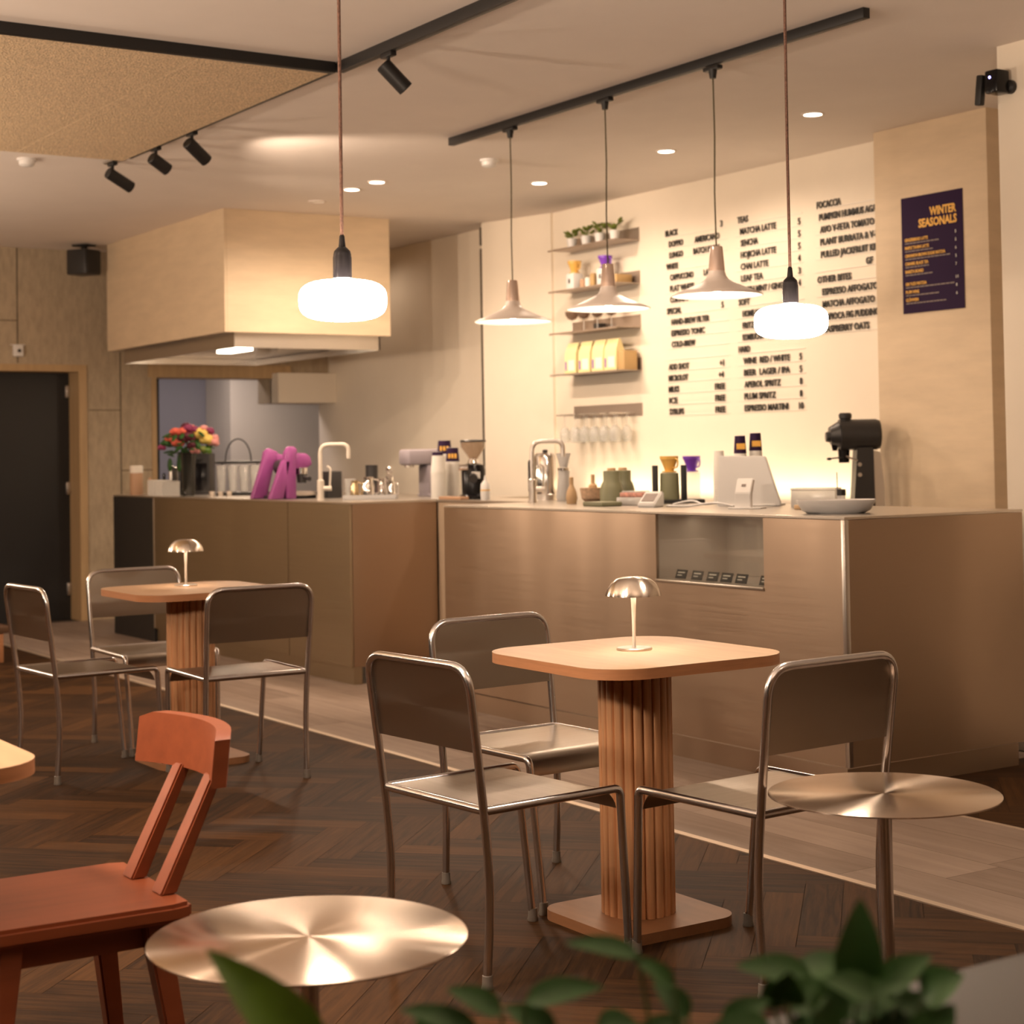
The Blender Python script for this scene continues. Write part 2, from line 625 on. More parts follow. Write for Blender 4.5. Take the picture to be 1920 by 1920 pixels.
# ceiling
bm = B()
box(bm, XL - 0.2, YF - 0.1, CZ, XR + 0.1, YB + 0.8, CZ + 0.1)
struct('ceiling', bm, CEIL)
bm = B()
box(bm, XL - 0.2, YB, 0, XR, YB + 0.15, CZ)
struct('wall_back', bm, PLASTER)
bm = B()
box(bm, XL - 0.2, YF - 0.12, 0, XR, YF, CZ)
struct('wall_front', bm, mat('dark unseen wall', (0.02, 0.017, 0.015), 0.15))  # unseen wall made dark to dim the reflections in the steel
bm = B()
box(bm, XR, YF - 0.12, 0, XR + 0.12, YB + 0.15, CZ)
struct('wall_right', bm, mat('brown side wall', (0.44, 0.29, 0.18), 0.7))
# boxed out section of the back wall and the pilaster beside the menu
bm = B()
prism(bm, [(-10.87, 6.84), (-10.19, 7.0), (-10.19, YB + 0.01), (-10.87, YB + 0.01)], 0, CZ)
struct('wall_back_pier', bm, PLASTER)
bm = B()
box(bm, -6.80, 6.83, 0, -6.005, YB + 0.01, CZ)
struct('wall_back_pilaster', bm, PLY)
bm = B()
box(bm, -5.065, 5.84, 0, -4.2, 6.5, CZ)
struct('pillar', bm, PLASTER)
# left wall with a doorway and a kitchen pass
bm = B()
WT = 0.28
for (y0, y1, z0, z1) in ((YF, 3.66, 0, CZ), (3.66, 4.755, 2.05, CZ), (4.755, 5.40, 0, CZ), (5.40, 6.46, 0, 0.95), (5.40, 6.46, 2.0, CZ), (6.46, YB, 1.78, CZ), (6.46, YB, 0, 0.95)):
    box(bm, XL - WT, y0, z0, XL, y1, z1)
struct('wall_left', bm, BOARD)
# board joints on the left wall
bm = B()
for yy in (4.235, 5.09):
    box(bm, XL - 0.001, yy - 0.004, 2.10 if yy < 4.8 else 0, XL + 0.002, yy + 0.004, CZ)
for (y0, y1, zz) in ((2.0, 4.235, 2.44), (4.82, 5.09, 1.72), (5.09, 5.36, 2.46), (5.09, 5.36, 1.22)):
    box(bm, XL - 0.001, y0, zz - 0.003, XL + 0.002, y1, zz + 0.003)
struct('wall_left_joints', bm, mat('joint shadow gap', (0.06, 0.045, 0.03), 0.9))
# bulkhead box in the corner
bm = B()
box(bm, XL - 0.02, 6.46, 1.78, XL + 0.14, YB - 0.001, 2.04)
struct('wall_left_bulkhead', bm, PLASTER)
# door casing
bm = B()
box(bm, XL - WT, 4.735, 0, XL + 0.012, 4.80, 2.09)
box(bm, XL - WT, 3.62, 0, XL + 0.012, 3.68, 2.09)
box(bm, XL - WT, 3.68, 2.035, XL + 0.012, 4.735, 2.09)
struct('trim_3', bm, CASING)
d = boxp('door_1', BLACK, None, XL - WT - 0.01, 3.66, 0.0, XL - WT + 0.04, 4.745, 2.05, smooth=False)
d['kind'] = 'structure'
bm = B()
cyl(bm, (XL - WT + 0.04, 4.10, 1.05), (XL - WT + 0.09, 4.10, 1.05), 0.012)
cyl(bm, (XL - WT + 0.085, 4.112, 1.05), (XL - WT + 0.085, 3.985, 1.05), 0.010)
box(bm, XL - WT + 0.04, 4.08, 0.86, XL - WT + 0.05, 4.12, 1.12, bev=0.004)
obj('door_handle', bm, SATIN, d)
for zz in (1.88, 1.08, 0.25):
    boxp('door_hinge', SATIN, d, XL - WT + 0.03, 4.70, zz - 0.05, XL - WT + 0.065, 4.733, zz + 0.05, bev=0.004)
# kitchen pass frame
bm = B()
box(bm, XL - WT, 5.36, 0.95, XL + 0.015, 5.40, 2.0)
box(bm, XL - WT, 5.33, 1.995, XL + 0.02, 6.64, 2.11)
struct('trim_4', bm, CASING)
# kitchen behind the pass
bm = B()
box(bm, -16.1, 4.6, 0, -16.0, 8.2, 2.9)
box(bm, -16.0, 4.5, 0, XL - WT, 4.6, 2.9)
box(bm, -16.0, 8.1, 0, XL - WT, 8.2, 2.9)
box(bm, -16.1, 4.5, 2.9, XL - WT, 8.2, 3.0)
box(bm, -16.1, 4.5, -0.1, XL - WT, 8.2, 0.0)
struct('wall_kitchen', bm, GREYWALL)
bm = B()
box(bm, -15.99, 6.80, 0, -15.4, 8.05, 2.85)
struct('wall_kitchen_side', bm, PLASTER)
bm = B()
box(bm, XL - WT - 0.06, 5.505, 0.95, XL - WT - 0.02, 5.545, 2.0)
struct('window_1', bm, BLACKMET)

# wood wool ceiling panel with joints
bm = B()
for (x0, x1) in ((-9.27, -6.735),):
    for (y0, y1) in ((-2.5, -1.41), (-1.406, -0.8), (-0.796, -0.19), (-0.186, 0.42), (0.424, 1.03), (1.034, 1.635), (1.639, 2.241), (2.246, 2.853), (2.858, 3.46)):
        box(bm, x0, y0, 2.985, x1, y1, CZ)
t = struct('ceiling_acoustic_panel', bm, WOOL)


# ------------------------------------------------------------------ track lights
def spot(bm_loc, aim, label, on, body=0.14, cone=1.3):
    t = thing('track_spotlight', label, 'spotlight', bm_loc, 0, 'spotlights on the ceiling track')
    a = Vector(aim).normalized()
    boxp('adapter', BLACKMET, t, -0.045, -0.015, -0.02, 0.045, 0.015, 0.0, bev=0.003)
    part('stem', BLACKMET, t, lambda b: cyl(b, (0, 0, -0.015), (0, 0, -0.06), 0.008))
    c0 = Vector((0, 0, -0.075)) - a * 0.035
    q = a.to_track_quat('Z', 'Y').to_matrix().to_4x4()
    lathep('lamp_body', BLACKMET, t, [(0.030, 0), (0.034, 0.004), (0.034, body), (0.030, body), (0.029, body - 0.02)], M=Matrix.Translation(c0) @ q)
    lathep('reflector', SHADEIN if on else DARK, t, [(0.012, body - 0.03), (0.028, body - 0.015)], M=Matrix.Translation(c0) @ q)
    if on:
        lamp('SPOT', 'spot_light', c0 + a * (body + 0.005), on, WARM2, t, aim=a, spot_size=cone, spot_blend=0.35, shadow_soft_size=0.025)
    return t


def track(x0, y0, x1, y1, label, z0=2.988):
    bm = B()
    w = 0.018
    if abs(y1 - y0) < 1e-6:
        box(bm, x0, y0 - w, z0, x1, y0 + w, CZ, bev=0.002)
        box(bm, x0 + 0.02, y0 - 0.006, z0 - 0.001, x1 - 0.02, y0 + 0.006, z0 + 0.002)
    else:
        box(bm, x0 - w, y0, z0, x0 + w, y1, CZ, bev=0.002)
        box(bm, x0 - 0.006, y0 + 0.02, z0 - 0.001, x0 + 0.006, y1 - 0.02, z0 + 0.002)
    return tag(obj('lighting_track', bm, BLACKMET), label, 'track')


track(-9.27, 3.495, -6.72, 3.495, 'black ceiling track along the far edge of the tan panel, holding two spotlights', 3.0)
track(-6.695, 3.495, 0.3, 3.495, 'black ceiling track running from the tan panel corner toward the top edge', 2.983)
track(-6.715, -2.5, -6.715, 3.476, 'black track along the near edge of the tan ceiling panel', 2.983)
tr = tag(boxp('mounting_plate', SATIN, None, -9.62, 3.47, CZ - 0.012, -9.44, 3.52, CZ, bev=0.002), 'small surface plate on the ceiling holding the leftmost spotlight', 'plate')
spot((-9.53, 3.495, CZ - 0.012), (-0.15, 0.85, -0.42), 'leftmost black spotlight on its own ceiling plate', 75, 0.17)
spot((-8.86, 3.495, 3.0), (-0.15, 0.75, -0.42), 'short black spotlight, second from the left, on the ceiling track', 75, 0.12)
spot((-8.36, 3.495, 3.0), (-0.25, 0.8, -0.55), 'black spotlight at the lit ceiling patch, third from the left', 85, 0.15, 2.05)
spot((-6.26, 3.495, 2.983), (0.30, 0.75, -0.85), 'black spotlight on the near stretch of track, top centre', 40, 0.14)
track(-8.02, 4.86, -4.86, 4.86, 'black ceiling track over the counter holding three cone pendants', 2.988)


# ------------------------------------------------------------------ cone pendants over the counter
def cone_pendant():
    t = thing('cone_pendant_lamp', 'pale cone pendant lamp over the counter, leftmost of the three', 'pendant lamp', (-7.43, 4.86, 1.985), 0, 'cone pendants over the counter')
    part('track_adapter', BLACKMET, t, lambda b: (box(b, -0.05, -0.016, 0.985, 0.05, 0.016, 1.003, bev=0.003), cyl(b, (0, 0, 0.95), (0, 0, 0.99), 0.014, 0.02)))
    part('cable', CORDO, t, lambda b: tube(b, [(0.0, 0, 0.96), (0.004, 0, 0.7), (-0.004, 0, 0.45), (0.0, 0, 0.21)], 0.0035, 8))
    lathep('neck', NECK, t, [(0.004, 0.214), (0.026, 0.212), (0.028, 0.205), (0.036, 0.105), (0.036, 0.095)], seg=32)
    bm = B()
    prof = [(0.036, 0.105), (0.040, 0.085), (0.052, 0.068), (0.078, 0.052), (0.12, 0.034), (0.16, 0.017), (0.198, 0.001), (0.200, -0.004), (0.197, -0.004)]
    lathe(bm, prof, 56, cap0=False, cap1=False)
    obj('shade', bm, SHADE, t, angle=60)
    bm = B()
    lathe(bm, [(0.0345, 0.10), (0.038, 0.083), (0.050, 0.065), (0.077, 0.049), (0.119, 0.031), (0.159, 0.014), (0.197, -0.004)], 56, cap1=False)
    obj('shade_lining', bm, SHADEIN, t, angle=60)
    bm = B()
    ellipsoid(bm, (0, 0, 0.035), 0.03, 0.03, 0.028)
    obj('bulb', bm, LITBULB, t)
    lamp('POINT', 'pendant_light', (0, 0, 0.0), 10, WARM2, t, shadow_soft_size=0.03)
    return t


cp = cone_pendant()
dup(cp, (-6.60, 4.86, 1.985), label='pale cone pendant lamp over the counter, middle one of the three')
dup(cp, (-5.80, 4.86, 1.980), label='pale cone pendant lamp over the counter, right one in front of the menu')


# ------------------------------------------------------------------ opal globes over the tables
def globe(loc, label):
    t = thing('globe_pendant_lamp', label, 'pendant lamp', loc, 0, 'opal globe pendants on twisted cords')
    prof = []
    n = 22
    a, b, ex = 0.100, 0.0465, 3.1
    for k in range(n + 1):
        th = -PI / 2 + PI * k / n
        cz_, sz_ = math.cos(th), math.sin(th)
        prof.append((max(1e-4, a * abs(cz_) ** (2 / ex)), b * math.copysign(abs(sz_) ** (2 / ex), sz_)))
    lathep('opal_bulb', GLOBE, t, prof, seg=48, angle=80)
    lathep('bulb_collar', GLOBE, t, [(0.022, 0.040), (0.020, 0.054)], seg=24)
    lathep('socket', BLACKGLOSS, t, [(0.0195, 0.050), (0.0215, 0.050), (0.0215, 0.098), (0.0205, 0.100), (0.0205, 0.104), (0.0185, 0.112), (0.012, 0.119), (0.0085, 0.122)], seg=32)
    lathep('cord_grip', BLACKGLOSS, t, [(0.0085, 0.120), (0.006, 0.146), (0.0035, 0.150)], seg=20)
    top = CZ - loc[2]
    part('fabric_cord', CORDM, t, lambda b_: tube(b_, [(0, 0, 0.148), (-0.002, 0.001, 0.5), (0.001, 0, 0.9), (0, 0, top - 0.02)], 0.0042, 10))
    lathep('ceiling_rose', BLACKMET, t, [(0.045, top - 0.022), (0.045, top)], seg=28)
    return t


globe((-3.485, 1.818, 1.656), 'lit opal globe pendant hanging before the plywood hood, the larger left one')
globe((-3.506, 3.196, 1.648), 'lit opal globe pendant hanging before the wall menu, the right one')

# ------------------------------------------------------------------ recessed downlights and detectors
dlpos = [(-9.86, 5.22, 'recessed downlight nearest the hood, left of the close pair'), (-9.52, 5.22, 'recessed downlight just right of its close twin near the hood'),
         (-9.085, 6.16, 'recessed downlight above the wall shelves'), (-7.78, 6.16, 'recessed downlight above the first menu columns'),
         (-6.56, 6.16, 'recessed downlight at upper right near the pilaster')]
for i, (x, y, lab) in enumerate(dlpos):
    t = thing('recessed_downlight', lab, 'downlight', (x, y, CZ), 0, 'recessed ceiling downlights')
    lathep('rim', CEIL, t, [(0.060, 0.0), (0.060, -0.004), (0.048, -0.006), (0.046, -0.001)], seg=28)
    lathep('lens', LITDISC, t, [(0.001, -0.003), (0.046, -0.003), (0.046, 0.0)], seg=28)
    lamp('SPOT', 'downlight_light', (0, 0, -0.01), (100, 100, 54, 78, 5)[i], WARM2, t, aim=(0, 0, -1), spot_size=2.9, spot_blend=0.5, shadow_soft_size=0.045)
t = thing('recessed_downlight', 'unlit recessed ceiling fitting above the hood', 'downlight', (-10.44, 5.26, CZ), 0, 'recessed ceiling downlights')
lathep('rim', CEIL, t, [(0.060, 0.0), (0.060, -0.004), (0.048, -0.006), (0.046, -0.001)], seg=28)
lathep('lens', SHADEIN, t, [(0.001, -0.002), (0.046, -0.002), (0.046, 0.0)], seg=28)
for (x, y, lab) in ((-8.50, 5.41, 'white smoke detector on the ceiling right of the close downlights'), (-9.70, 3.05, 'white smoke detector on the ceiling at far left, past the tan panel')):
    t = thing('smoke_detector', lab, 'smoke detector', (x, y, CZ), 0, 'ceiling smoke detectors')
    lathep('base', WHITEP, t, [(0.055, 0), (0.055, -0.012), (0.05, -0.014)], seg=28)
    lathep('head', WHITEP, t, [(0.045, -0.014), (0.043, -0.036), (0.030, -0.045), (0.001, -0.046)], seg=28)

# ------------------------------------------------------------------ extractor hood
t = thing('extractor_hood', 'big plywood clad extractor hood hanging from the ceiling over the kitchen counter', 'hood', (-10.99, 4.82, 2.175))
# cladding: front, right, left and back boards
part('cladding', PLY, t, lambda b: (box(b, -2.31, 0, 0, 0, 0.018, CZ - 2.175, bev=0.001), box(b, -0.018, 0.019, 0, 0, 1.30, CZ - 2.175, bev=0.001), box(b, -2.31, 0.019, 0, -2.292, 1.30, CZ - 2.175), box(b, -2.291, 1.282, 0, -0.019, 1.30, CZ - 2.175)), smooth=False)
i0 = 0.10
part('steel_rim', SATIN, t, lambda b: (box(b, -2.31 + i0, i0, -0.10, -i0 + 0.03, i0 + 0.012, 0.0), box(b, -i0 + 0.018, i0 + 0.012, -0.10, -i0 + 0.03, 1.25, 0.0), box(b, -2.31 + i0, i0 + 0.012, -0.10, -2.31 + i0 + 0.012, 1.25, 0.0), box(b, -2.31 + i0, 1.238, -0.10, -i0 + 0.03, 1.25, 0.0)), smooth=False)
part('underside_plate', CTOP, t, lambda b: (box(b, -2.29, 0.02, 0.0, -0.02, 1.28, 0.006)), smooth=False)
part('filter_panel', STEEL, t, lambda b: [box(b, -2.16 + k * 0.42, 0.16, -0.05, -1.78 + k * 0.42, 1.2, -0.002, bev=0.004) for k in range(5)], smooth=False)

part('hood_lamp', LITBULB, t, lambda b: box(b, -1.3, 0.5, -0.064, -0.9, 0.62, -0.0505, bev=0.003))
lamp('AREA', 'hood_light', (-1.1, 0.56, -0.075), 9, WARM2, t, aim=(0, 0, -1), shape='RECTANGLE', size=0.4, size_y=0.12)

# ------------------------------------------------------------------ steel counters
# main counter
CT = 1.042
t = thing('service_counter', 'long brushed steel service counter with a glass display window, right of the island', 'counter', (-4.775, 4.60, 0))
L = 2.945
bm = B()
xa, xb, za, zb = -1.158, -0.460, 0.752, 1.026
for (x0, x1, z0, z1) in ((-L, xa, 0.10, 1.03), (xb, -0.020, 0.10, 1.03), (xa, xb, 0.10, za)):
    box(bm, x0, 0, z0, x1, 0.015, z1)
obj('front_panel', bm, PANEL, t, smooth=False)
bm = B()
box(bm, -0.015, 0.02, 0.10, 0, 0.99, 1.03)
obj('end_panel', bm, PANEL, t, smooth=False)
boxp('corner_trim', SATIN, t, -0.020, -0.002, 0.10, 0.002, 0.020, 1.032, bev=0.003)
boxp('plinth', PANEL, t, -L + 0.02, 0.018, 0.0, -0.03, 0.97, 0.090, smooth=False)
bm = B()
box(bm, -L, -0.004, 1.032, 0.004, 0.99, CT, bev=0.001)
obj('countertop', bm, CTOP, t, smooth=False)
boxp('left_panel', CREAM, t, -L, 0.016, 0.10, -L + 0.015, 0.55, 1.03, smooth=False)  # hidden face made pale to bounce light onto the island side
# display window
bm = B()
for q in ((xa, 0.40, za, xb, 0.41, zb), (xa, 0.016, za - 0.012, xb, 0.41, za), (xa - 0.01, 0.016, za, xa, 0.41, zb), (xb, 0.016, za, xb + 0.01, 0.41, zb), (xa, 0.016, zb, xb, 0.41, zb + 0.005)):
    box(bm, *q)
obj('display_case', bm, mat('case lining', (0.55, 0.48, 0.42), 0.5), t, smooth=False, label='grey lined recess behind the glass')
boxp('glass_pane', PANE, t, xa + 0.002, 0.004, za + 0.002, xb - 0.002, 0.010, zb - 0.002, smooth=False)
boxp('window_sill', CTOP, t, xa, -0.006, za - 0.014, xb, 0.015, za, bev=0.001, label='pale steel sill under the glass')
lamp('AREA', 'case_fill_light', ((xa + xb) / 2, 0.20, zb - 0.006), 0.35, WARM2, t, aim=(0, 0.2, -1), shape='RECTANGLE', size=0.62, size_y=0.02)  # added fill to brighten the case interior, no fitting modelled
for k, fx in enumerate((0.135, 0.29, 0.435, 0.565, 0.70, 0.915)):
    x = -4.775 + xa + fx * (xb - xa)
    g = thing('price_tag', ('black price tag in the display window, leftmost of the row', 'black price tag in the display window, second from left', 'black price tag in the display window, third from left', 'black price tag in the display window, fourth from left', 'black price tag in the display window, fifth from left', 'black price tag at the right edge of the display window')[k], 'price tag', (x, 4.655, za), 0, 'price tags behind the display glass')
    Mt = Matrix.Rotation(-0.35, 4, 'X')
    part('card', BLACK, g, lambda b: box(b, -0.036, -0.001, 0.002, 0.036, 0.001, 0.042, M=Mt), smooth=False)
    part('writing', PAPERW, g, lambda b: (box(b, -0.024, -0.0018, 0.027, 0.022, -0.0011, 0.032, M=Mt), box(b, -0.024, -0.0018, 0.015, 0.006, -0.0011, 0.019, M=Mt)), smooth=False)

# island
t = thing('kitchen_island', 'brushed steel kitchen island with a black left bay under the plywood hood', 'counter', (-8.77, 4.60, 0))
boxp('black_bay', BLACK, t, -3.83, 0, 0.0, -3.02, 0.9, 1.03, smooth=False, label='black front bay at the left end')
ISLE = brushed('stainless island sheet', (0.42, 0.35, 0.25), 0.42, 0.6, rot=0.25, wav=0.008, wscale=(2, 2, 0.8), streak=(2, 2, 160))
for (x0, x1) in ((-3.01, -0.815), (-0.808, -0.004)):
    boxp('front_panel', ISLE, t, x0, 0, 0.10, x1, 0.015, 1.03, smooth=False)
boxp('side_panel', PANEL, t, -0.015, 0.016, 0.10, 0, 1.25, 1.03, smooth=False)
boxp('plinth', ISLE, t, -3.01, 0.016, 0.0, -0.005, 0.07, 0.098, smooth=False)
boxp('countertop', CTOP, t, -3.83, -0.004, 1.032, 0.004, 1.27, CT, bev=0.001, smooth=False)
boxp('seam_strip', SATIN, t, -3.02, -0.003, 0.10, -3.01, 0.002, 1.03, smooth=False)
# bridge between island and counter
t = thing('bridge_counter', 'set back steel counter section joining the island and the service counter', 'counter', (-8.76, 5.17, 0))
boxp('countertop', CTOP, t, 0, 0, 1.032, 1.034, 0.42, CT, bev=0.001, smooth=False)
boxp('front_panel', mat('beige bounce panel', (0.50, 0.38, 0.27), 0.5), t, 0.0, 0.01, 0.10, 1.034, 0.03, 1.03, smooth=False)  # pale tone put in so the island side reflects brighter
boxp('plinth', PANEL, t, 0.0, 0.05, 0, 1.034, 0.35, 0.098, smooth=False)
# back bench
t = thing('back_bench', 'steel back bench against the menu wall behind the service counter', 'bench', (-9.96, 6.40, 0))
boxp('worktop', CTOP, t, 0, 0, 0.94, 3.75, 0.42, 0.98, bev=0.003, smooth=False)
boxp('cabinet_body', PANEL, t, 0.01, 0.03, 0.08, 3.74, 0.42, 0.94, smooth=False)
boxp('plinth', BLACK, t, 0.03, 0.06, 0, 3.72, 0.42, 0.08, smooth=False)

# vertical steel profile at the pier's left edge
bm = B()
box(bm, -10.905, 6.845, 1.0, -10.873, 6.875, 2.84)
box(bm, -10.905, 6.845, 2.865, -10.873, 6.875, 3.0)
tag(obj('wall_rail', bm, mat('dark bronze rail', (0.10, 0.07, 0.035), 0.3, 1.0), smooth=False), 'thin dark metal rail running up the wall left of the shelves', 'rail')

# ------------------------------------------------------------------ wall shelves
sh = []
shz = (2.722, 2.432, 2.138, 1.850)
names = ('topmost of four steel wall shelves, holding small plants', 'second steel wall shelf from the top, holding drippers and mugs', 'third steel wall shelf from the top, holding glass cups', 'lowest of four steel wall shelves, holding yellow bags')
for z, lab in zip(shz, names):
    t = thing('wall_shelf', lab, 'shelf', (-9.96, YB, z), 0, 'steel wall shelves')
    boxp('shelf_plate', SHELFM, t, 0.0, -0.205, -0.004, 0.79, -0.001, 0.0, smooth=False)
    boxp('back_plate', SHELFM, t, 0.0, -0.005, 0.0, 0.79, -0.001, 0.085, smooth=False)
    boxp('front_lip', SHELFM, t, 0.0, -0.207, -0.012, 0.79, -0.205, 0.0, smooth=False)
# potted plants on the topmost shelf
for k, (x, lab) in enumerate(((-9.80, 'tiny leafy plant in a white pot, leftmost on the top shelf'), (-9.63, 'tiny leafy plant in a white pot, second on the top shelf'), (-9.47, 'tiny leafy plant in a white pot, third on the top shelf'), (-9.30, 'tiny leafy plant in a white pot, rightmost on the top shelf'))):
    t = thing('potted_plant', lab, 'plant', (x, 6.91, shz[0]), 0, 'potted plants on the top shelf')
    lathep('pot', WHITEP, t, [(0.028, 0), (0.038, 0.072), (0.034, 0.072), (0.032, 0.06)], seg=20)
    bm = B()
    for q in range(9):
        a = q * 2.4 + k
        le = 0.045 + 0.02 * random.random()
        tip = Vector((math.cos(a) * le, math.sin(a) * le * 0.6, 0.09 + 0.05 * random.random()))
        ellipsoid(bm, tip, 0.024, 0.016, 0.007, 8, 6, M=Matrix.Rotation(a, 4, 'Z') @ Matrix.Rotation(-0.6, 4, 'Y'))
        tube(bm, [(0, 0, 0.06), tip * 0.6 + Vector((0, 0, 0.04)), tip], 0.0022, 5)
    obj('foliage', bm, LEAFY, t)


def dripper(name, label, loc, m_, s=1.0, group=None):
    t = thing(name, label, 'dripper', loc, 0, group)
    bm = B()
    lathe(bm, [(0.028 * s, 0.008), (0.033 * s, 0.03 * s), (0.052 * s, 0.078 * s), (0.056 * s, 0.080 * s), (0.058 * s, 0.100 * s), (0.054 * s, 0.100 * s), (0.03 * s, 0.03 * s)], 28, cap0=True, cap1=True)
    obj('cone', bm, m_, t)
    lathep('foot_plate', m_, t, [(0.03 * s, 0), (0.045 * s, 0.002), (0.045 * s, 0.008), (0.028 * s, 0.008)], seg=24)
    bm = B()
    tube(bm, smooth_path([(0.05 * s, 0, 0.085 * s), (0.085 * s, 0, 0.08 * s), (0.08 * s, 0, 0.03 * s), (0.034 * s, 0, 0.03 * s)], 0.02), 0.005 * s, 8)
    obj('handle', bm, m_, t)
    return t


def mug(loc, label, m_=WHITEP):
    t = thing('paper_canister', label, 'canister', loc, 0, 'white canisters on the second shelf')
    boxp('canister_body', m_, t, -0.045, -0.045, 0, 0.045, 0.045, 0.115, bev=0.01)
    part('emblem', LETTER, t, lambda b: box(b, -0.012, -0.0462, 0.045, 0.008, -0.0448, 0.075), smooth=False)
    return t


mug((-9.76, 6.90, shz[1]), 'white canister with dark mark under the amber dripper, second shelf')
mug((-9.40, 6.90, shz[1]), 'white canister with dark mark under the violet dripper, second shelf')
dripper('coffee_dripper', 'amber coffee dripper on a white canister on the second shelf', (-9.76, 6.90, shz[1] + 0.115), YELLOW, 0.85, 'coffee drippers')
dripper('coffee_dripper', 'violet coffee dripper on a white canister on the second shelf', (-9.40, 6.90, shz[1] + 0.115), VIOLET, 0.85, 'coffee drippers')
for k, (x, h, m_) in enumerate(((-9.66, 0.06, CLAY), (-9.60, 0.065, PAPERW), (-9.54, 0.09, CARD))):
    t = tag(lathep('small_tin', m_, None, [(0.022, 0), (0.023, h), (0.018, h), (0.018, h + 0.006)], c=(x, 6.90, shz[1]), seg=18), ('small brown tin beside the left canister on the second shelf', 'small white tin between two brown ones on the second shelf', 'taller brown tin left of the violet dripper on the second shelf')[k], 'tin')
tag(boxp('cardboard_box', CARD, None, -9.30, 6.86, shz[1], -9.22, 6.99, shz[1] + 0.06, bev=0.002), 'small cardboard box at the right end of the second shelf', 'box')
# coupe glasses on third shelf
for k, x in enumerate((-9.80, -9.66, -9.50, -9.34)):
    t = thing('coupe_glass', ('glass coupe on the third shelf, leftmost', 'glass coupe on the third shelf, second from left', 'glass coupe on the third shelf, third from left', 'glass coupe on the third shelf, rightmost')[k], 'glass', (x, 6.90, shz[2]), 0, 'coupe glasses on the third shelf')
    lathep('foot', GLASS, t, [(0.034, 0), (0.034, 0.003), (0.006, 0.007)], seg=20)
    lathep('stem', GLASS, t, [(0.005, 0.006), (0.004, 0.085)], seg=10)
    bm = B()
    lathe(bm, [(0.004, 0.085), (0.03, 0.095), (0.046, 0.120), (0.05, 0.145), (0.048, 0.145), (0.044, 0.121), (0.028, 0.098), (0.003, 0.089)], 24)
    obj('bowl', bm, thin('smoked coupe glass', (0.72, 0.62, 0.54), 0.25, 0.05, dcol=(0.28, 0.22, 0.18)), t)
tag(boxp('cardboard_box', DARK, None, -9.59, 6.93, shz[2], -9.54, 7.0, shz[2] + 0.05, bev=0.002), 'small dark box among the coupe glasses on the third shelf', 'box')
# yellow bags
for k, x in enumerate((-9.78, -9.615, -9.46, -9.315)):
    t = thing('coffee_bag', ('pale yellow coffee bag on the lowest shelf, leftmost', 'pale yellow coffee bag on the lowest shelf, second from left', 'pale yellow coffee bag on the lowest shelf, third from left', 'pale yellow coffee bag on the lowest shelf, right one beside the box')[k], 'coffee bag', (x, 6.90, shz[3]), 0, 'coffee bags on the lowest shelf')
    bm = B()
    prev = None
    for (w, dd, z) in ((0.066, 0.036, 0), (0.068, 0.038, 0.02), (0.066, 0.034, 0.14), (0.064, 0.016, 0.19), (0.064, 0.004, 0.215)):
        ring = [bm.verts.new(v) for v in ((-w, -dd, z), (w, -dd, z), (w, dd, z), (-w, dd, z))]
        if prev:
            quadring(bm, prev, ring)
        else:
            bm.faces.new(ring[::-1])
        prev = ring
    bm.faces.new(prev)
    obj('bag_body', bm, BAGY, t, angle=20)
    part('bag_label', PAPERW, t, lambda b: box(b, -0.02, -0.0405, 0.02, 0.055, -0.0385, 0.095), smooth=False)
    part('bag_stripe', VIOLET, t, lambda b: box(b, -0.055, -0.0405, 0.025, -0.042, -0.0385, 0.085), smooth=False)
t = tag(boxp('cardboard_box', CARD, None, -9.245, 6.88, shz[3], -9.18, 6.99, shz[3] + 0.13, bev=0.002), 'brown box beside the yellow bags on the lowest shelf', 'box')

# hanging glass rack
t = thing('glass_rack', 'steel rack on the wall with upside down wine glasses', 'rack', (-9.96, YB, 1.545))
boxp('back_plate', SHELFM, t, 0, -0.005, 0, 0.79, -0.001, 0.085, smooth=False)
for k in range(6):
    for q in (-0.022, 0.014):
        part('hanger_rail', SATIN, t, lambda b, k=k, q=q: box(b, 0.11 + k * 0.115 + q, -0.22, 0.014, 0.118 + k * 0.115 + q, -0.005, 0.0225), smooth=False)


def wine_glass():
    t = thing('wine_glass', 'upside down wine glass', 'wine glass', (0, 0, 0), 0, 'wine glasses hanging in the rack')
    lathep('foot', GLASS, t, [(0.032, 0.026), (0.032, 0.023), (0.005, 0.018)], seg=20)
    lathep('stem', GLASS, t, [(0.004, 0.020), (0.004, -0.06)], seg=10)
    bm = B()
    lathe(bm, [(0.004, -0.06), (0.022, -0.07), (0.036, -0.10), (0.036, -0.13), (0.029, -0.17), (0.0275, -0.17), (0.0345, -0.13), (0.0345, -0.10), (0.021, -0.072), (0.003, -0.063)], 24)
    obj('bowl', bm, GLASS, t)
    return t


wg = wine_glass()
ords = ('leftmost', 'second from left', 'third from left', 'fourth from left', 'fifth from left', 'rightmost')
first = True
for j, (yy, nm) in enumerate(((6.965, 'back row'), (6.86, 'front row'))):
    for k in range(6):
        p = (-9.85 + k * 0.115, yy, 1.545)
        lab = 'upside down wine glass in the wall rack, %s, %s' % (nm, ords[k])
        if first:
            wg.location = p
            wg['label'] = lab
            first = False
        else:
            dup(wg, p, label=lab)

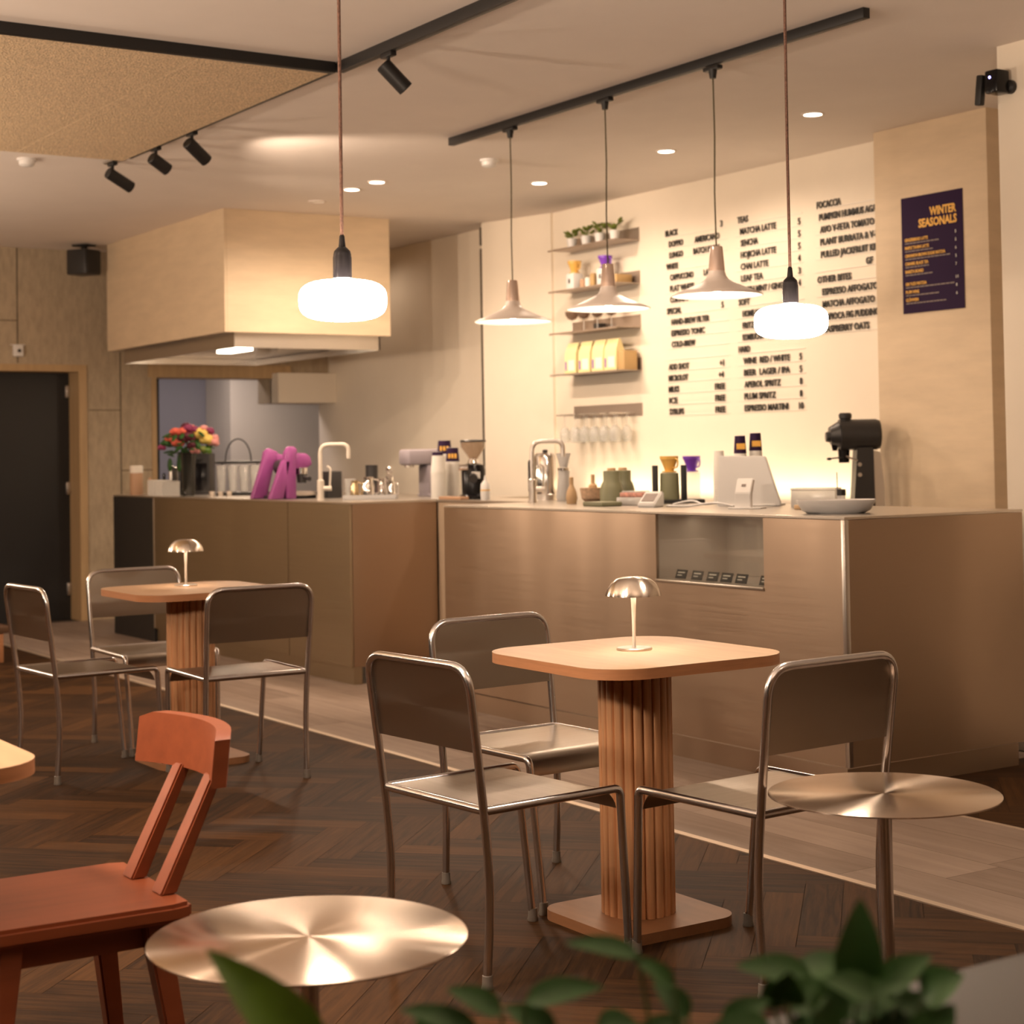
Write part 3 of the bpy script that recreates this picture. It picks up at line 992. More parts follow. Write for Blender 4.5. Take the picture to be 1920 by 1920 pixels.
# ------------------------------------------------------------------ menu lettering on the wall
ROWS = [
    [('BLACK', 0, -8.884, .130), ('DOPPIO', 1, -8.85, .148), ('AMERICANO', 1, -8.586, .247), ('LUNGO', 2, -8.847, .141), ('BATCH BREW', 2, -8.599, .258), ('WHITE', 3, -8.881, .123), ('CAPPUCCINO', 4, -8.844, .24), ('LATTE', 4, -8.50, .12), ('FLAT WHITE', 5, -8.846, .247), ('CORTADO', 6, -8.846, .19), ('SPECIAL', 7, -8.882, .149), ('HAND-BREW FILTER', 8, -8.839, .386), ('ESPRESSO TONIC', 9, -8.841, .34), ('COLD-BREW', 10, -8.839, .242), ('ADD SHOT', 12, -8.876, .21), ('MICROLOT', 13, -8.878, .2), ('MILKS', 14, -8.88, .108), ('ICE', 15, -8.876, .086), ('SYRUPS', 16, -8.875, .149), ('3', 0, -8.328, .021), ('5', 7, -8.333, .021), ('+1', 12, -8.36, .041), ('+4', 13, -8.372, .049), ('FREE', 14, -8.411, .098), ('FREE', 15, -8.411, .098), ('FREE', 16, -8.411, .098)],
    [('TEAS', 0, -8.164, .1), ('MATCHA LATTE', 1, -8.141, .331), ('SENCHA', 2, -8.137, .161), ('HOJICHA LATTE', 3, -8.139, .325), ('CHAI LATTE', 4, -8.141, .255), ('LEAF TEA', 5, -8.14, .204), ('FRESH MINT / GINGER', 6, -8.133, .424), ('SOFT', 7, -8.167, .104), ('HOME-MADE LEMONADE', 8, -8.132, .441), ('FRITZ KOLA', 9, -8.134, .228), ('KOMBUCHA', 10, -8.136, .191), ('HARD', 11, -8.176, .106), ('WINE  RED / WHITE', 12, -8.134, .421), ('BEER  LAGER / IPA', 13, -8.13, .417), ('APEROL SPRITZ', 14, -8.129, .331), ('PLUM SPRITZ', 15, -8.131, .287), ('ESPRESSO MARTINI', 16, -8.131, .396), ('5', 1, -7.618, .021), ('5', 2, -7.619, .021), ('5', 3, -7.621, .021), ('4', 4, -7.623, .021), ('3', 5, -7.623, .021), ('4', 6, -7.625, .021), ('5', 12, -7.629, .021), ('5', 13, -7.63, .021), ('8', 14, -7.63, .021), ('8', 15, -7.632, .021), ('10', 16, -7.641, .039)],
    [('FOCACCIA', 0, -7.454, .199), ('PUMPKIN HUMMUS AGAVE', 1, -7.436, .508), ('AVO V-FETA TOMATO', 2, -7.43, .436), ('PLANT BURRATA & V-NDUJA', 3, -7.43, .588), ('PULLED JACKFRUIT KIMCHI', 4, -7.427, .543), ('GF', 5, -7.063, .054), ('OTHER BITES', 6, -7.46, .276), ('ESPRESSO AFFOGATO', 7, -7.423, .448), ('MATCHA AFFOGATO', 8, -7.422, .42), ('TAPIOCA FIG PUDDING', 9, -7.422, .449), ('RASPBERRY OATS', 10, -7.421, .373)],
]
labs = ('left menu column of black letters, listing black and white coffees', 'middle menu column of black letters, listing teas and spritzes', 'right menu column of black letters, listing focaccia and other bites')
x0s = ((-8.90, -8.27), (-8.19, -7.58), (-7.475, -6.81))
for rows, lab, (xa_, xb_), nr in zip(ROWS, labs, x0s, (17, 17, 11)):
    t = thing('wall_menu', lab, 'menu', (xa_, YB, 1.5), 0, 'letter menu columns on the wall')
    bm = B()
    for k in range(nr):
        z = 2.728 - 0.0729 * k - 1.5
        box(bm, 0, -0.004, z - 0.029, xb_ - xa_, -0.001, z - 0.024)
    obj('letter_rail', bm, RAIL, t, smooth=False)
    for (s, k, x, w) in rows:
        z = 2.728 - 0.0729 * k
        text_obj('lettering', s, LETTER, t, (x - xa_, -0.006, z - 0.020 - 1.5), 0.040, w, 0.0012, depth=0.002)

# poster on the pilaster
t = thing('menu_poster', 'dark purple seasonal menu poster with yellow lettering on the pilaster', 'poster', (-6.602, 6.83, 2.018))
PW, PH = 0.432, 0.622
boxp('sheet', PURPLE, t, 0, -0.004, 0, PW, -0.001, PH, smooth=False)


def ptext(s, m_, xx, zz, cap, width, weight=0.004, align='LEFT'):
    text_obj('lettering', s, m_, t, (xx, -0.006, zz), cap, width, weight, align, depth=0.0008)


ptext('WINTER', GOLD, 0.205, 0.508, 0.044, 0.185, 0.0022)
ptext('SEASONALS', GOLD, 0.125, 0.452, 0.044, 0.268, 0.0022)
items = [('GINGERBREAD LATTE', '5', .165, .23), ('MAPLE TAHINI LATTE', '5', .172, .20), ('CINNAMON BROWN SUGAR MATCHA', '6', .285, .30), ('CARAMEL BLACK TEA', '5', .165, .165), ('BARISTA BOARD', '7', .13, .175), None, ('GIN YUZU MATCHA', '11', .15, .32), ('PLUM WINE', '8', .095, .22), ('GL\u00dcHWEIN', '6', .09, .27)]
z = 0.385
for it in items:
    if it is None:
        z -= 0.024
        continue
    s, pr, w, w2 = it
    ptext(s, GOLD, 0.024, z, 0.017, w, 0.0006)
    ptext(pr, PAPERW, 0.378, z + 0.012, 0.016, 0.008 * len(pr), 0.0003)
    bm = B()
    x = 0.024
    while x < 0.024 + w2:
        ww = 0.012 + 0.02 * random.random()
        box(bm, x, -0.0052, z - 0.014, x + ww, -0.0045, z - 0.007)
        x += ww + 0.004
    obj('fine_print', bm, GREYPRINT, t, smooth=False)
    z -= 0.0425

# ------------------------------------------------------------------ small wall and ceiling fittings
t = thing('loudspeaker', 'black loudspeaker hung from the ceiling beside the hood', 'loudspeaker', (-13.30, 4.63, 2.78), 0.5)
boxp('cabinet', DARK, t, -0.10, -0.09, 0, 0.10, 0.09, 0.20, bev=0.012)
part('front_grille', BLACKMET, t, lambda b: box(b, 0.10, -0.08, 0.01, 0.108, 0.08, 0.19, bev=0.003))
part('bracket', BLACKMET, t, lambda b: (box(b, -0.09, 0.09, 0.08, -0.06, 0.115, 0.25), box(b, -0.12, 0.0, 0.235, 0.03, 0.115, 0.25), box(b, -0.05, 0.03, 0.20, -0.02, 0.06, 0.24)), smooth=False)
t = thing('security_camera', 'small black camera with a blue light on the right pillar', 'camera', (-5.0, 5.84, 2.86), 0)
boxp('camera_body', BLACKGLOSS, t, -0.05, -0.10, -0.05, 0.02, -0.02, 0.05, bev=0.008)
lathep('mount', BLACKMET, t, [(0.03, 0), (0.03, 0.02), (0.018, 0.03)], M=Matrix.Rotation(PI / 2, 4, 'X') @ Matrix.Translation((0.01, -0.02, 0.0)), seg=20)
part('side_panel', BLACKMET, t, lambda b: box(b, -0.10, -0.10, -0.10, -0.065, -0.07, 0.03, bev=0.006, M=Matrix.Rotation(0.12, 4, 'Y')))
part('status_light', LEDBLUE, t, lambda b: ellipsoid(b, (-0.02, -0.101, 0.018), 0.006, 0.003, 0.006, 10, 6))
t = thing('wall_call_point', 'small white wall plate with a dark button above the black door', 'wall plate', (XL, 4.235 - 0.0, 2.196))
boxp('plate', WHITEP, t, 0, -0.04, -0.045, 0.03, 0.04, 0.045, bev=0.005)
part('button', DARK, t, lambda b: cyl(b, (0.028, 0.005, 0.0), (0.036, 0.005, 0.0), 0.014))
boxp('mounting_bar', WHITEP, t, 0.001, -0.06, 0.046, 0.012, 0.06, 0.052)

# ------------------------------------------------------------------ things on the island
# vase and bouquet
vx, vy = -11.57, 4.78
bm = B()
lathe(bm, [(0.040, 0), (0.046, 0.02), (0.048, 0.20), (0.055, 0.31), (0.050, 0.31), (0.044, 0.20), (0.040, 0.03)], 28)
tag(obj('flower_vase', bm, mat('dark smoked glass', (0.02, 0.02, 0.017), 0.1)), 'tall dark vase holding the flower bouquet on the island', 'vase').location = (vx, vy, CT)
t = thing('flower_bouquet', 'round bouquet of coral, burgundy, pink and yellow flowers in the dark vase', 'bouquet', (vx, vy, CT + 0.31))
bm = B()
for k in range(60):
    a = random.random() * 2 * PI
    rr = 0.08 + 0.10 * random.random()
    z = -0.02 + 0.15 * random.random()
    ellipsoid(bm, (rr * math.cos(a), rr * math.sin(a), z), 0.04, 0.018, 0.008, 8, 5, M=Matrix.Rotation(a, 4, 'Z') @ Matrix.Rotation(random.uniform(-0.3, 0.9), 4, 'Y'))
for k in range(14):
    a = random.random() * 2 * PI
    tube(bm, [(0.02 * math.cos(a), 0.02 * math.sin(a), -0.28), (0.02 * math.cos(a), 0.02 * math.sin(a), -0.02), (0.11 * math.cos(a), 0.11 * math.sin(a), 0.10)], 0.003, 5)
obj('foliage', bm, LEAFD, t)
for k in range(10):
    a = PI * (1.0 + 0.35 * random.uniform(-1, 1))
    bm = B()
    ellipsoid(bm, (-0.05 + 0.09 * math.cos(a) - 0.04, -0.05 + 0.05 * math.sin(a), -0.05 - 0.05 * random.random()), 0.035, 0.014, 0.05, 8, 6)
    if k < 4:
        obj('hanging_leaf', bm, LEAFD, t)
    else:
        bm.free()
CORAL = mat('coral petals', (0.72, 0.13, 0.08), 0.6)
BURG = mat('burgundy petals', (0.10, 0.008, 0.025), 0.6)
PINK = mat('pink petals', (0.75, 0.32, 0.30), 0.6)
YEL = mat('yellow petals', (0.85, 0.62, 0.16), 0.6)
MAUVE = mat('plum petals', (0.25, 0.03, 0.10), 0.6)
RV, UV_ = Vector((0.546, 0.838, 0)), Vector((0, 0, 1))
FV = Vector((0.838, -0.546, 0))       # towards the guests
fl = [(-0.12, 0.10, CORAL, .034), (-0.055, 0.075, CORAL, .045), (-0.02, 0.15, CORAL, .04), (-0.08, 0.15, CORAL, .035), (0.02, 0.11, BURG, .05), (-0.02, 0.10, BURG, .045), (0.05, 0.05, BURG, .04), (0.02, 0.17, MAUVE, .04), (0.06, 0.16, MAUVE, .035),
      (0.065, 0.015, PINK, .035), (0.105, 0.125, YEL, .05), (0.14, 0.09, YEL, .05), (0.08, 0.15, YEL, .035), (0.185, 0.07, PINK, .042), (0.19, 0.10, PINK, .035), (0.12, 0.17, PINK, .03), (0.16, 0.15, MAUVE, .035), (0.11, 0.02, LEAFY, .035), (0.14, 0.01, LEAF, .035), (-0.18, 0.04, MAUVE, .03), (-0.15, 0.07, LEAFD, .035)]
fl += [(-0.10, 0.12, BURG, .04), (0.0, 0.17, CORAL, .04), (0.10, 0.16, PINK, .04), (0.15, 0.10, MAUVE, .04), (-0.03, 0.19, BURG, .035)]
for k, (a, b, m_, r) in enumerate(fl):
    r *= 1.3
    depth = (0.10 if k < 21 else -0.10) * (1 - min(1, abs(a) / 0.26))
    c = RV * a + UV_ * b + FV * depth
    bm = B()
    ellipsoid(bm, c, r * 0.55, r * 0.55, r * 0.5, 12, 8)
    for q in range(9):
        g = q * 2.4
        n_ = Vector((math.cos(g) * 0.8, math.sin(g) * 0.8, 0.35 * math.sin(q * 1.7)))
        ellipsoid(bm, c + n_ * r * 0.45, r * 0.5, r * 0.5, r * 0.42, 8, 6)
    obj('flower', bm, m_, t)
# left end bits
t = thing('lidded_jar', 'tall brown jar with a pale lid at the left end of the island', 'jar', (-12.43, 4.72, CT))
lathep('jar_body', CLAY, t, [(0.045, 0), (0.048, 0.01), (0.048, 0.165), (0.044, 0.17)], seg=24)
lathep('lid', CREAM, t, [(0.050, 0.165), (0.050, 0.215), (0.045, 0.22)], seg=24)
for k, (dx, dy, h, m_, lab) in enumerate(((0.15, 0.05, 0.13, CLAY, 'small amber bottle right of the lidded jar on the island'), (0.25, 0.12, 0.16, BLACKGLOSS, 'small dark bottle between jar and napkins on the island'), (0.30, 0.16, 0.21, SATIN, 'narrow steel canister behind the napkins on the island'), (0.23, 0.21, 0.20, SATIN, 'second narrow steel canister behind the napkins on the island'))):
    r = 0.022 if k > 1 else 0.02
    tag(lathep('sauce_bottle' if k < 2 else 'steel_canister', m_, None, [(r, 0), (r, h * 0.6), (r * 0.55, h * 0.75), (r * 0.5, h)] if k < 2 else [(r, 0), (r, h), (r * 0.8, h + 0.004)], c=(-12.43 + dx, 4.72 + dy, CT), seg=18), lab, 'bottle' if k < 2 else 'canister')
t = thing('napkin_stack', 'pair of white napkin stacks at the left of the island', 'napkins', (-12.05, 4.78, CT))
bm = B()
for k in range(14):
    box(bm, -0.13 + 0.004 * random.random(), -0.07, k * 0.008, 0.0, 0.07, k * 0.008 + 0.0072)
obj('napkin_pile', bm, PAPERW, t, smooth=False)
bm = B()
for k in range(13):
    box(bm, 0.012, -0.07 + 0.004 * random.random(), k * 0.008, 0.15, 0.07, k * 0.008 + 0.0072)
obj('napkin_pile', bm, PAPERW, t, smooth=False)
# dark oven-like box
t = thing('countertop_oven', 'dark square appliance with a front pane behind the vase', 'appliance', (-11.93, 4.97, CT), 0.99)
boxp('housing', DARK, t, -0.12, -0.0, 0, 0.12, 0.22, 0.305, bev=0.006)
boxp('front_pane', BLACKGLOSS, t, -0.10, -0.006, 0.03, 0.10, 0.0, 0.23, bev=0.002)
boxp('handle', BLACKMET, t, -0.05, -0.022, 0.245, 0.05, -0.004, 0.268, bev=0.003)
# glass rack with arch handle
t = thing('glass_carrier', 'dark wire carrier with an arched handle holding glasses', 'carrier', (-11.31, 5.05, CT))
R_ = RV
bm = B()
tube(bm, [R_ * (-0.10) + Vector((0, 0, 0.235))] + [R_ * (-0.09 * math.cos(PI * k / 12)) + Vector((0, 0, 0.25 + 0.15 * math.sin(PI * k / 12))) for k in range(13)] + [R_ * 0.10 + Vector((0, 0, 0.235))], 0.005, 8)
obj('arch_handle', bm, BLACKMET, t)
bm = B()
tube(bm, [R_ * -0.165 + FV * -0.06 + Vector((0, 0, 0.235)), R_ * 0.165 + FV * -0.06 + Vector((0, 0, 0.235))], 0.012, 8)
tube(bm, [R_ * -0.165 + Vector((0, 0, 0.235)), R_ * 0.165 + Vector((0, 0, 0.235))], 0.009, 8)
obj('top_bar', bm, BLACKMET, t)
bm = B()
tube(bm, [R_ * -0.16 + Vector((0, 0, 0.012)), R_ * 0.16 + Vector((0, 0, 0.012))], 0.012, 8)
for s_ in (-0.125, 0.125):
    tube(bm, [R_ * s_ + FV * -0.06 + Vector((0, 0, 0.012)), R_ * s_ + FV * -0.06 + Vector((0, 0, 0.235))], 0.004, 6)
obj('wire_base', bm, BLACKMET, t)
for k in range(4):
    g = thing('tumbler', ('tall clear glass in the wire carrier, leftmost', 'tall clear glass in the wire carrier, second from left', 'tall clear glass in the wire carrier, third from left', 'tall clear glass in the wire carrier, rightmost')[k], 'glass', Vector((-11.31, 5.05, CT + 0.0245)) + R_ * (-0.12 + 0.08 * k), 0, 'glasses in the wire carrier')
    bm = B()
    lathe(bm, [(0.026, 0), (0.038, 0.19), (0.036, 0.19), (0.024, 0.006)], 20)
    obj('tumbler_body', bm, GLASS, g)
for k in range(3):
    tag(lathep('shot_cup', STEEL, None, [(0.018, 0), (0.022, 0.035), (0.018, 0.035), (0.015, 0.008)], c=tuple(Vector((-11.2, 4.80, CT)) + R_ * (0.06 * k)), seg=16), ('small steel shot cup before the glass carrier, leftmost', 'small steel shot cup before the glass carrier, middle', 'small steel shot cup before the glass carrier, rightmost')[k], 'cup', 'steel shot cups')

# magenta espresso machine: frames lie in the plane facing the guests' left
t = thing('espresso_machine', 'magenta painted espresso machine with slanted legs on the island', 'espresso machine', (-10.01, 4.61, CT))


def frame(name, pts, x, w=0.05):
    bm = B()
    Mx = Matrix(((0, 0, 1, x), (1, 0, 0, 0), (0, 1, 0, 0), (0, 0, 0, 1)))
    prism(bm, pts, -w / 2, w / 2, M=Mx)
    bmesh.ops.bevel(bm, geom=bm.edges[:], offset=0.010, segments=2, affect='EDGES', profile=0.5)
    return obj(name, bm, MAGENTA, t)


frame('slanted_leg', [(0.0, 0), (0.105, 0), (0.165, 0.235), (0.185, 0.25), (0.185, 0.30), (0.155, 0.31), (0.125, 0.325), (0.095, 0.30), (0.085, 0.25)], -0.13)
frame('cross_arm', [(0.17, 0.20), (0.26, 0.20), (0.285, 0.225), (0.27, 0.27), (0.17, 0.29)], -0.12, 0.04)
frame('slanted_leg', [(0.0, 0), (0.095, 0), (0.15, 0.24), (0.10, 0.25), (0.085, 0.22)], 0.135)
frame('upright_leg', [(0.115, 0), (0.185, 0), (0.185, 0.27), (0.195, 0.31), (0.175, 0.33), (0.135, 0.33), (0.11, 0.29), (0.105, 0.22)], 0.135)
frame('cross_arm', [(0.18, 0.19), (0.26, 0.19), (0.30, 0.215), (0.29, 0.26), (0.26, 0.285), (0.18, 0.29)], 0.13, 0.045)
part('boiler', DARK, t, lambda b: cyl(b, (-0.09, 0.19, 0.20), (0.10, 0.19, 0.20), 0.05, seg=24))
boxp('drip_tray', SATIN, t, -0.13, 0.12, 0.02, 0.15, 0.36, 0.045, bev=0.004)
boxp('base_body', DARK, t, -0.14, 0.08, 0.0, 0.12, 0.34, 0.02, bev=0.003)
for x in (-0.11, 0.13):
    part('group_head', STEEL, t, lambda b, x=x: cyl(b, (x, 0.235, 0.195), (x, 0.235, 0.155), 0.036, seg=20))
    part('portafilter', DARK, t, lambda b, x=x: (cyl(b, (x, 0.235, 0.155), (x, 0.235, 0.10), 0.034, 0.028, seg=18), cyl(b, (x, 0.235, 0.14), (x + 0.10, 0.24, 0.125), 0.012, 0.014)))


def tap(label, loc, m_, h, reach, r=0.0125, nm='kitchen_tap'):
    t = thing(nm, label, 'tap', loc)
    lathep('base', m_, t, [(0.026, 0), (0.026, 0.006), (0.021, 0.008), (0.021, 0.12), (0.014, 0.125)], seg=24)
    part('spout', m_, t, lambda b: tube(b, smooth_path([(0, 0, 0.11), (0, 0, h), RV * reach * 1.0 + Vector((0, 0, h)), RV * reach + Vector((0, 0, h - 0.085))], 0.055, 8), r, 14))
    part('lever_mount', m_, t, lambda b: cyl(b, (0, 0, 0.07), tuple(RV * 0.065 + Vector((0, 0, 0.07))), 0.015, seg=16))
    part('lever', m_, t, lambda b: tube(b, smooth_path([RV * 0.055 + Vector((0, 0, 0.075)), RV * 0.062 + Vector((0, 0, 0.19)), RV * 0.04 + Vector((0, 0, 0.205))], 0.02, 5), 0.006, 8))
    return t


tap('cream gooseneck tap on the island beside the espresso machine', (-9.37, 4.72, CT), CREAM, 0.335, 0.17)
tap('chrome gooseneck tap on the service counter beside the wall edge', (-7.65, 5.11, CT), SATIN, 0.325, 0.165)
boxq = boxp('knock_box', DARK, None, -9.88, 4.98, CT, -9.78, 5.08, CT + 0.17, bev=0.008)
tag(boxq, 'dark box standing behind the cream tap', 'box')

# tray with jugs
t = thing('serving_tray', 'clear acrylic tray with metal jugs on the right of the island', 'tray', (-9.22, 4.98, CT), 0.99)
boxp('tray_base', FROST, t, -0.16, -0.09, 0, 0.16, 0.09, 0.010, bev=0.002)
part('rim', FROST, t, lambda b: (box(b, -0.16, -0.09, 0.010, 0.16, -0.085, 0.028), box(b, -0.16, 0.085, 0.010, 0.16, 0.09, 0.028), box(b, -0.16, -0.085, 0.010, -0.155, 0.085, 0.028), box(b, 0.155, -0.085, 0.010, 0.16, 0.085, 0.028)), smooth=False)


def jug(label, off, r, h, m_=STEEL):
    p = Vector((-9.22, 4.98, CT + 0.0105)) + RV * off[0] + FV * off[1]
    t = thing('milk_jug', label, 'jug', p, 0, 'jugs on the acrylic tray')
    bm = B()
    lathe(bm, [(r, 0), (r * 1.05, h * 0.15), (r * 0.98, h * 0.55), (r * 0.78, h * 0.85), (r * 0.85, h), (r * 0.80, h), (r * 0.72, h * 0.85), (r * 0.9, 0.01)], 24)
    obj('jug_body', bm, m_, t)
    part('handle', m_, t, lambda b: tube(b, smooth_path([RV * r * 0.8 + Vector((0, 0, h * 0.9)), RV * r * 1.7 + Vector((0, 0, h * 0.85)), RV * r * 1.6 + Vector((0, 0, h * 0.2)), RV * r * 0.95 + Vector((0, 0, h * 0.2))], 0.015, 4), 0.004, 8))
    return t


jug('brass coloured jug at the left of the acrylic tray', (-0.095, 0.02), 0.026, 0.105, mat('pale brass', (0.7, 0.55, 0.32), 0.2, 1.0))
jug('largest steel jug in the middle of the acrylic tray', (-0.012, 0.025), 0.040, 0.125)
jug('steel jug right of the largest jug on the acrylic tray', (0.066, -0.02), 0.032, 0.115)
jug('small steel jug at the right end of the acrylic tray', (0.128, 0.02), 0.024, 0.10)
bm = B()
lathe(bm, [(0.03, 0), (0.036, 0.115), (0.034, 0.115), (0.028, 0.006)], 20)
o = tag(obj('drinking_glass', bm, GLASS), 'clear drinking glass at the left edge of the acrylic tray', 'glass')
o.location = Vector((-9.22, 4.98, CT + 0.0105)) + RV * -0.125 + FV * -0.035
t = thing('dark_cup', 'dark grey cup standing behind the metal jugs', 'cup', (-9.72, 5.26, CT))
lathep('cup_body', DARK, t, [(0.036, 0), (0.040, 0.205), (0.036, 0.205), (0.034, 0.02)], seg=24)
lathep('cup_base_ring', SATIN, t, [(0.038, 0.0), (0.039, 0.01)], seg=24)
bm = B()
lathe(bm, [(0.024, 0), (0.026, 0.13), (0.012, 0.15), (0.02, 0.165), (0.02, 0.185), (0.008, 0.195)], 20)
tag(obj('cocktail_shaker', bm, STEEL), 'slim steel shaker with a round cap behind the tray', 'shaker').location = (-9.38, 5.20, CT)

# grey press machine, cups, hopper grinder
GREYM = mat('grey machine', (0.36, 0.32, 0.36), 0.4)
t = thing('tamping_machine', 'pale grey upright machine with a head reaching left', 'machine', (-9.60, 5.62, CT))
part('column', GREYM, t, lambda b: box(b, -0.05, -0.06, 0, 0.08, 0.06, 0.20, bev=0.012))
part('head', GREYM, t, lambda b: box(b, -0.06, -0.20, 0.20, 0.08, 0.10, 0.30, bev=0.018))
part('base', GREYM, t, lambda b: box(b, -0.06, -0.06, 0, 0.10, 0.10, 0.012, bev=0.004))
part('nozzle', SATIN, t, lambda b: cyl(b, (0, -0.155, 0.205), (0, -0.155, 0.185), 0.03))


def cup_stack(label, loc, r, n, top, m_=PAPERW, pitch=0.012, body=0.09, group='stacked cups'):
    """upside down paper cups nested into a tower"""
    t = thing('cup_stack', label, 'cup stack', loc, 0, group)
    bm = B()
    for k in range(n):
        z = k * pitch
        lathe(bm, [(r * 1.04, z), (r * 1.04, z + pitch * 0.5), (r, z + pitch * 0.55), (r * 0.985, z + pitch)], 22, cap0=(k == 0), cap1=False)
    z = n * pitch
    lathe(bm, [(r, z), (r * 0.82, z + body), (r * 0.80, z + body)], 22, cap0=False)
    obj('cup_rims', bm, m_, t)
    if top:
        lathep('printed_cup', PURPLE, t, [(r * 1.003, z + 0.004), (r * 0.835, z + body * 0.98), (r * 0.80, z + body * 0.985)], seg=22)
        part('gold_print', GOLD, t, lambda b: [box(b, -0.007, -0.002, -0.014, 0.007, 0.002, 0.014, M=Matrix.Translation(FV * r * 0.965 + RV * dx + Vector((0, 0, z + body * 0.42))) @ Matrix.Rotation(math.atan2(RV.y, RV.x), 4, 'Z')) for dx in (-r * 0.45, 0, r * 0.45)], smooth=False)
    return t


cup_stack('tall tower of white cups topped by a purple and gold cup, left end of cups', (-9.18, 5.43, CT), 0.040, 16, True)
cup_stack('tallest tower of white cups with a purple and gold cup on top', (-9.33, 5.57, CT), 0.046, 22, True)
cup_stack('tower of white cups with purple top beside the hopper grinder', (-9.10, 5.49, CT), 0.042, 18, True)
cup_stack('plain stack of white cups in front of the printed towers', (-9.07, 5.37, CT), 0.046, 14, False)
t = thing('hopper_grinder', 'black coffee grinder with a clear cone hopper beside the wall rail', 'coffee grinder', (-8.60, 5.33, CT))
boxp('grinder_body', BLACKGLOSS, t, -0.075, -0.085, 0.0, 0.075, 0.085, 0.20, bev=0.03, segs=4) if False else part('grinder_body', BLACKGLOSS, t, lambda b: lathe(b, [(0.085, 0), (0.085, 0.02), (0.070, 0.03), (0.072, 0.17), (0.062, 0.20), (0.03, 0.21)], 28))
lathep('collar', STEEL, t, [(0.034, 0.205), (0.03, 0.225), (0.026, 0.235)], seg=24)
bm = B()
lathe(bm, [(0.024, 0.23), (0.035, 0.25), (0.072, 0.305), (0.074, 0.335), (0.071, 0.335), (0.069, 0.306), (0.032, 0.253), (0.021, 0.233)], 28)
obj('hopper', bm, thin('smoky hopper', (0.9, 0.84, 0.78), 0.15, 0.08, dcol=(0.7, 0.6, 0.5)), t)
lathep('hopper_lid', DARK, t, [(0.077, 0.334), (0.077, 0.342), (0.07, 0.347)], seg=28)
part('portafilter_fork', STEEL, t, lambda b: cyl(b, tuple(RV * -0.03 + FV * 0.05 + Vector((0, 0, 0.185))), tuple(RV * -0.085 + FV * 0.05 + Vector((0, 0, 0.185))), 0.018))
part('spout', DARK, t, lambda b: cyl(b, tuple(FV * 0.06 + Vector((0, 0, 0.13))), tuple(FV * 0.11 + Vector((0, 0, 0.12))), 0.026))
part('badge', PAPERW, t, lambda b: box(b, -0.025, -0.002, -0.02, 0.025, 0.002, 0.02, M=Matrix.Translation(FV * 0.0735 + RV * 0.015 + Vector((0, 0, 0.14))) @ Matrix.Rotation(math.atan2(RV.y, RV.x), 4, 'Z')), smooth=False)
tag(boxp('wooden_board', CLAY, None, -8.745, 5.175, CT, -8.50, 5.235, CT + 0.018, bev=0.003), 'thin reddish board lying at the counter edge below the white cups', 'board')
t = thing('dosing_bottle', 'small white squeeze bottle with an amber band beside the hopper grinder', 'bottle', (-8.33, 5.24, CT))
lathep('bottle_body', WHITEP, t, [(0.026, 0), (0.028, 0.04), (0.026, 0.09), (0.012, 0.11)], seg=20)
lathep('nozzle', WHITEP, t, [(0.010, 0.108), (0.003, 0.14)], seg=14)
lathep('band', YELLOW, t, [(0.0275, 0.045), (0.0275, 0.06)], seg=20)

# ------------------------------------------------------------------ things on the service counter
t = thing('water_kettle', 'tall cylindrical steel urn behind the chrome tap', 'urn', (-8.027, 5.45, CT))
lathep('urn_body', STEEL, t, [(0.062, 0), (0.064, 0.01), (0.064, 0.235), (0.058, 0.25)], seg=32)
lathep('lid', STEEL, t, [(0.06, 0.25), (0.05, 0.262), (0.012, 0.266)], seg=28)
lathep('lid_knob', DARK, t, [(0.014, 0.265), (0.016, 0.278), (0.010, 0.282)], seg=16)
part('handle', DARK, t, lambda b: tube(b, smooth_path([RV * -0.06 + Vector((0, 0, 0.225)), RV * -0.088 + Vector((0, 0, 0.22)), RV * -0.088 + Vector((0, 0, 0.04)), RV * -0.06 + Vector((0, 0, 0.03))], 0.02, 4), 0.010, 8))
lathep('base_ring', SATIN, t, [(0.067, 0), (0.067, 0.03), (0.065, 0.032)], seg=32)
t = thing('glass_carafe', 'glass carafe with steel collar right of the steel urn', 'carafe', (-7.745, 5.38, CT))
bm = B()
lathe(bm, [(0.038, 0), (0.045, 0.02), (0.030, 0.13), (0.033, 0.17), (0.031, 0.17), (0.028, 0.13), (0.042, 0.02)], 24)
obj('carafe_body', bm, FROST, t)
lathep('collar', STEEL, t, [(0.034, 0.165), (0.034, 0.18), (0.03, 0.18)], seg=20)
lathep('filter_cone', FROST, t, [(0.02, 0.182), (0.042, 0.26), (0.040, 0.26), (0.018, 0.185)], seg=22)
t = thing('matcha_whisk_holder', 'slim tan bottle shaped stand on the counter near the whisk bowl', 'stand', (-7.218, 5.06, CT))
lathep('stand_body', TAN, t, [(0.024, 0), (0.030, 0.03), (0.026, 0.06), (0.011, 0.095), (0.010, 0.10)], seg=20)
lathep('neck', TAN, t, [(0.0105, 0.098), (0.011, 0.135), (0.009, 0.137)], seg=16)
t = thing('matcha_bowl_set', 'pale clay bowl with a bamboo whisk beside the green canisters', 'bowl', (-7.375, 5.30, CT))
lathep('bowl', mat('speckled clay', (0.62, 0.42, 0.28), 0.6, var=0.25, vscale=(60, 60, 60)), t, [(0.035, 0), (0.055, 0.02), (0.064, 0.075), (0.060, 0.075), (0.05, 0.025)], seg=28)
o = tag(lathep('bamboo_whisk', TAN, None, [(0.026, 0.0), (0.022, 0.04), (0.011, 0.05), (0.0105, 0.095)], c=(-7.365, 5.30, CT + 0.050), seg=18), 'bamboo whisk standing in the clay bowl', 'whisk')
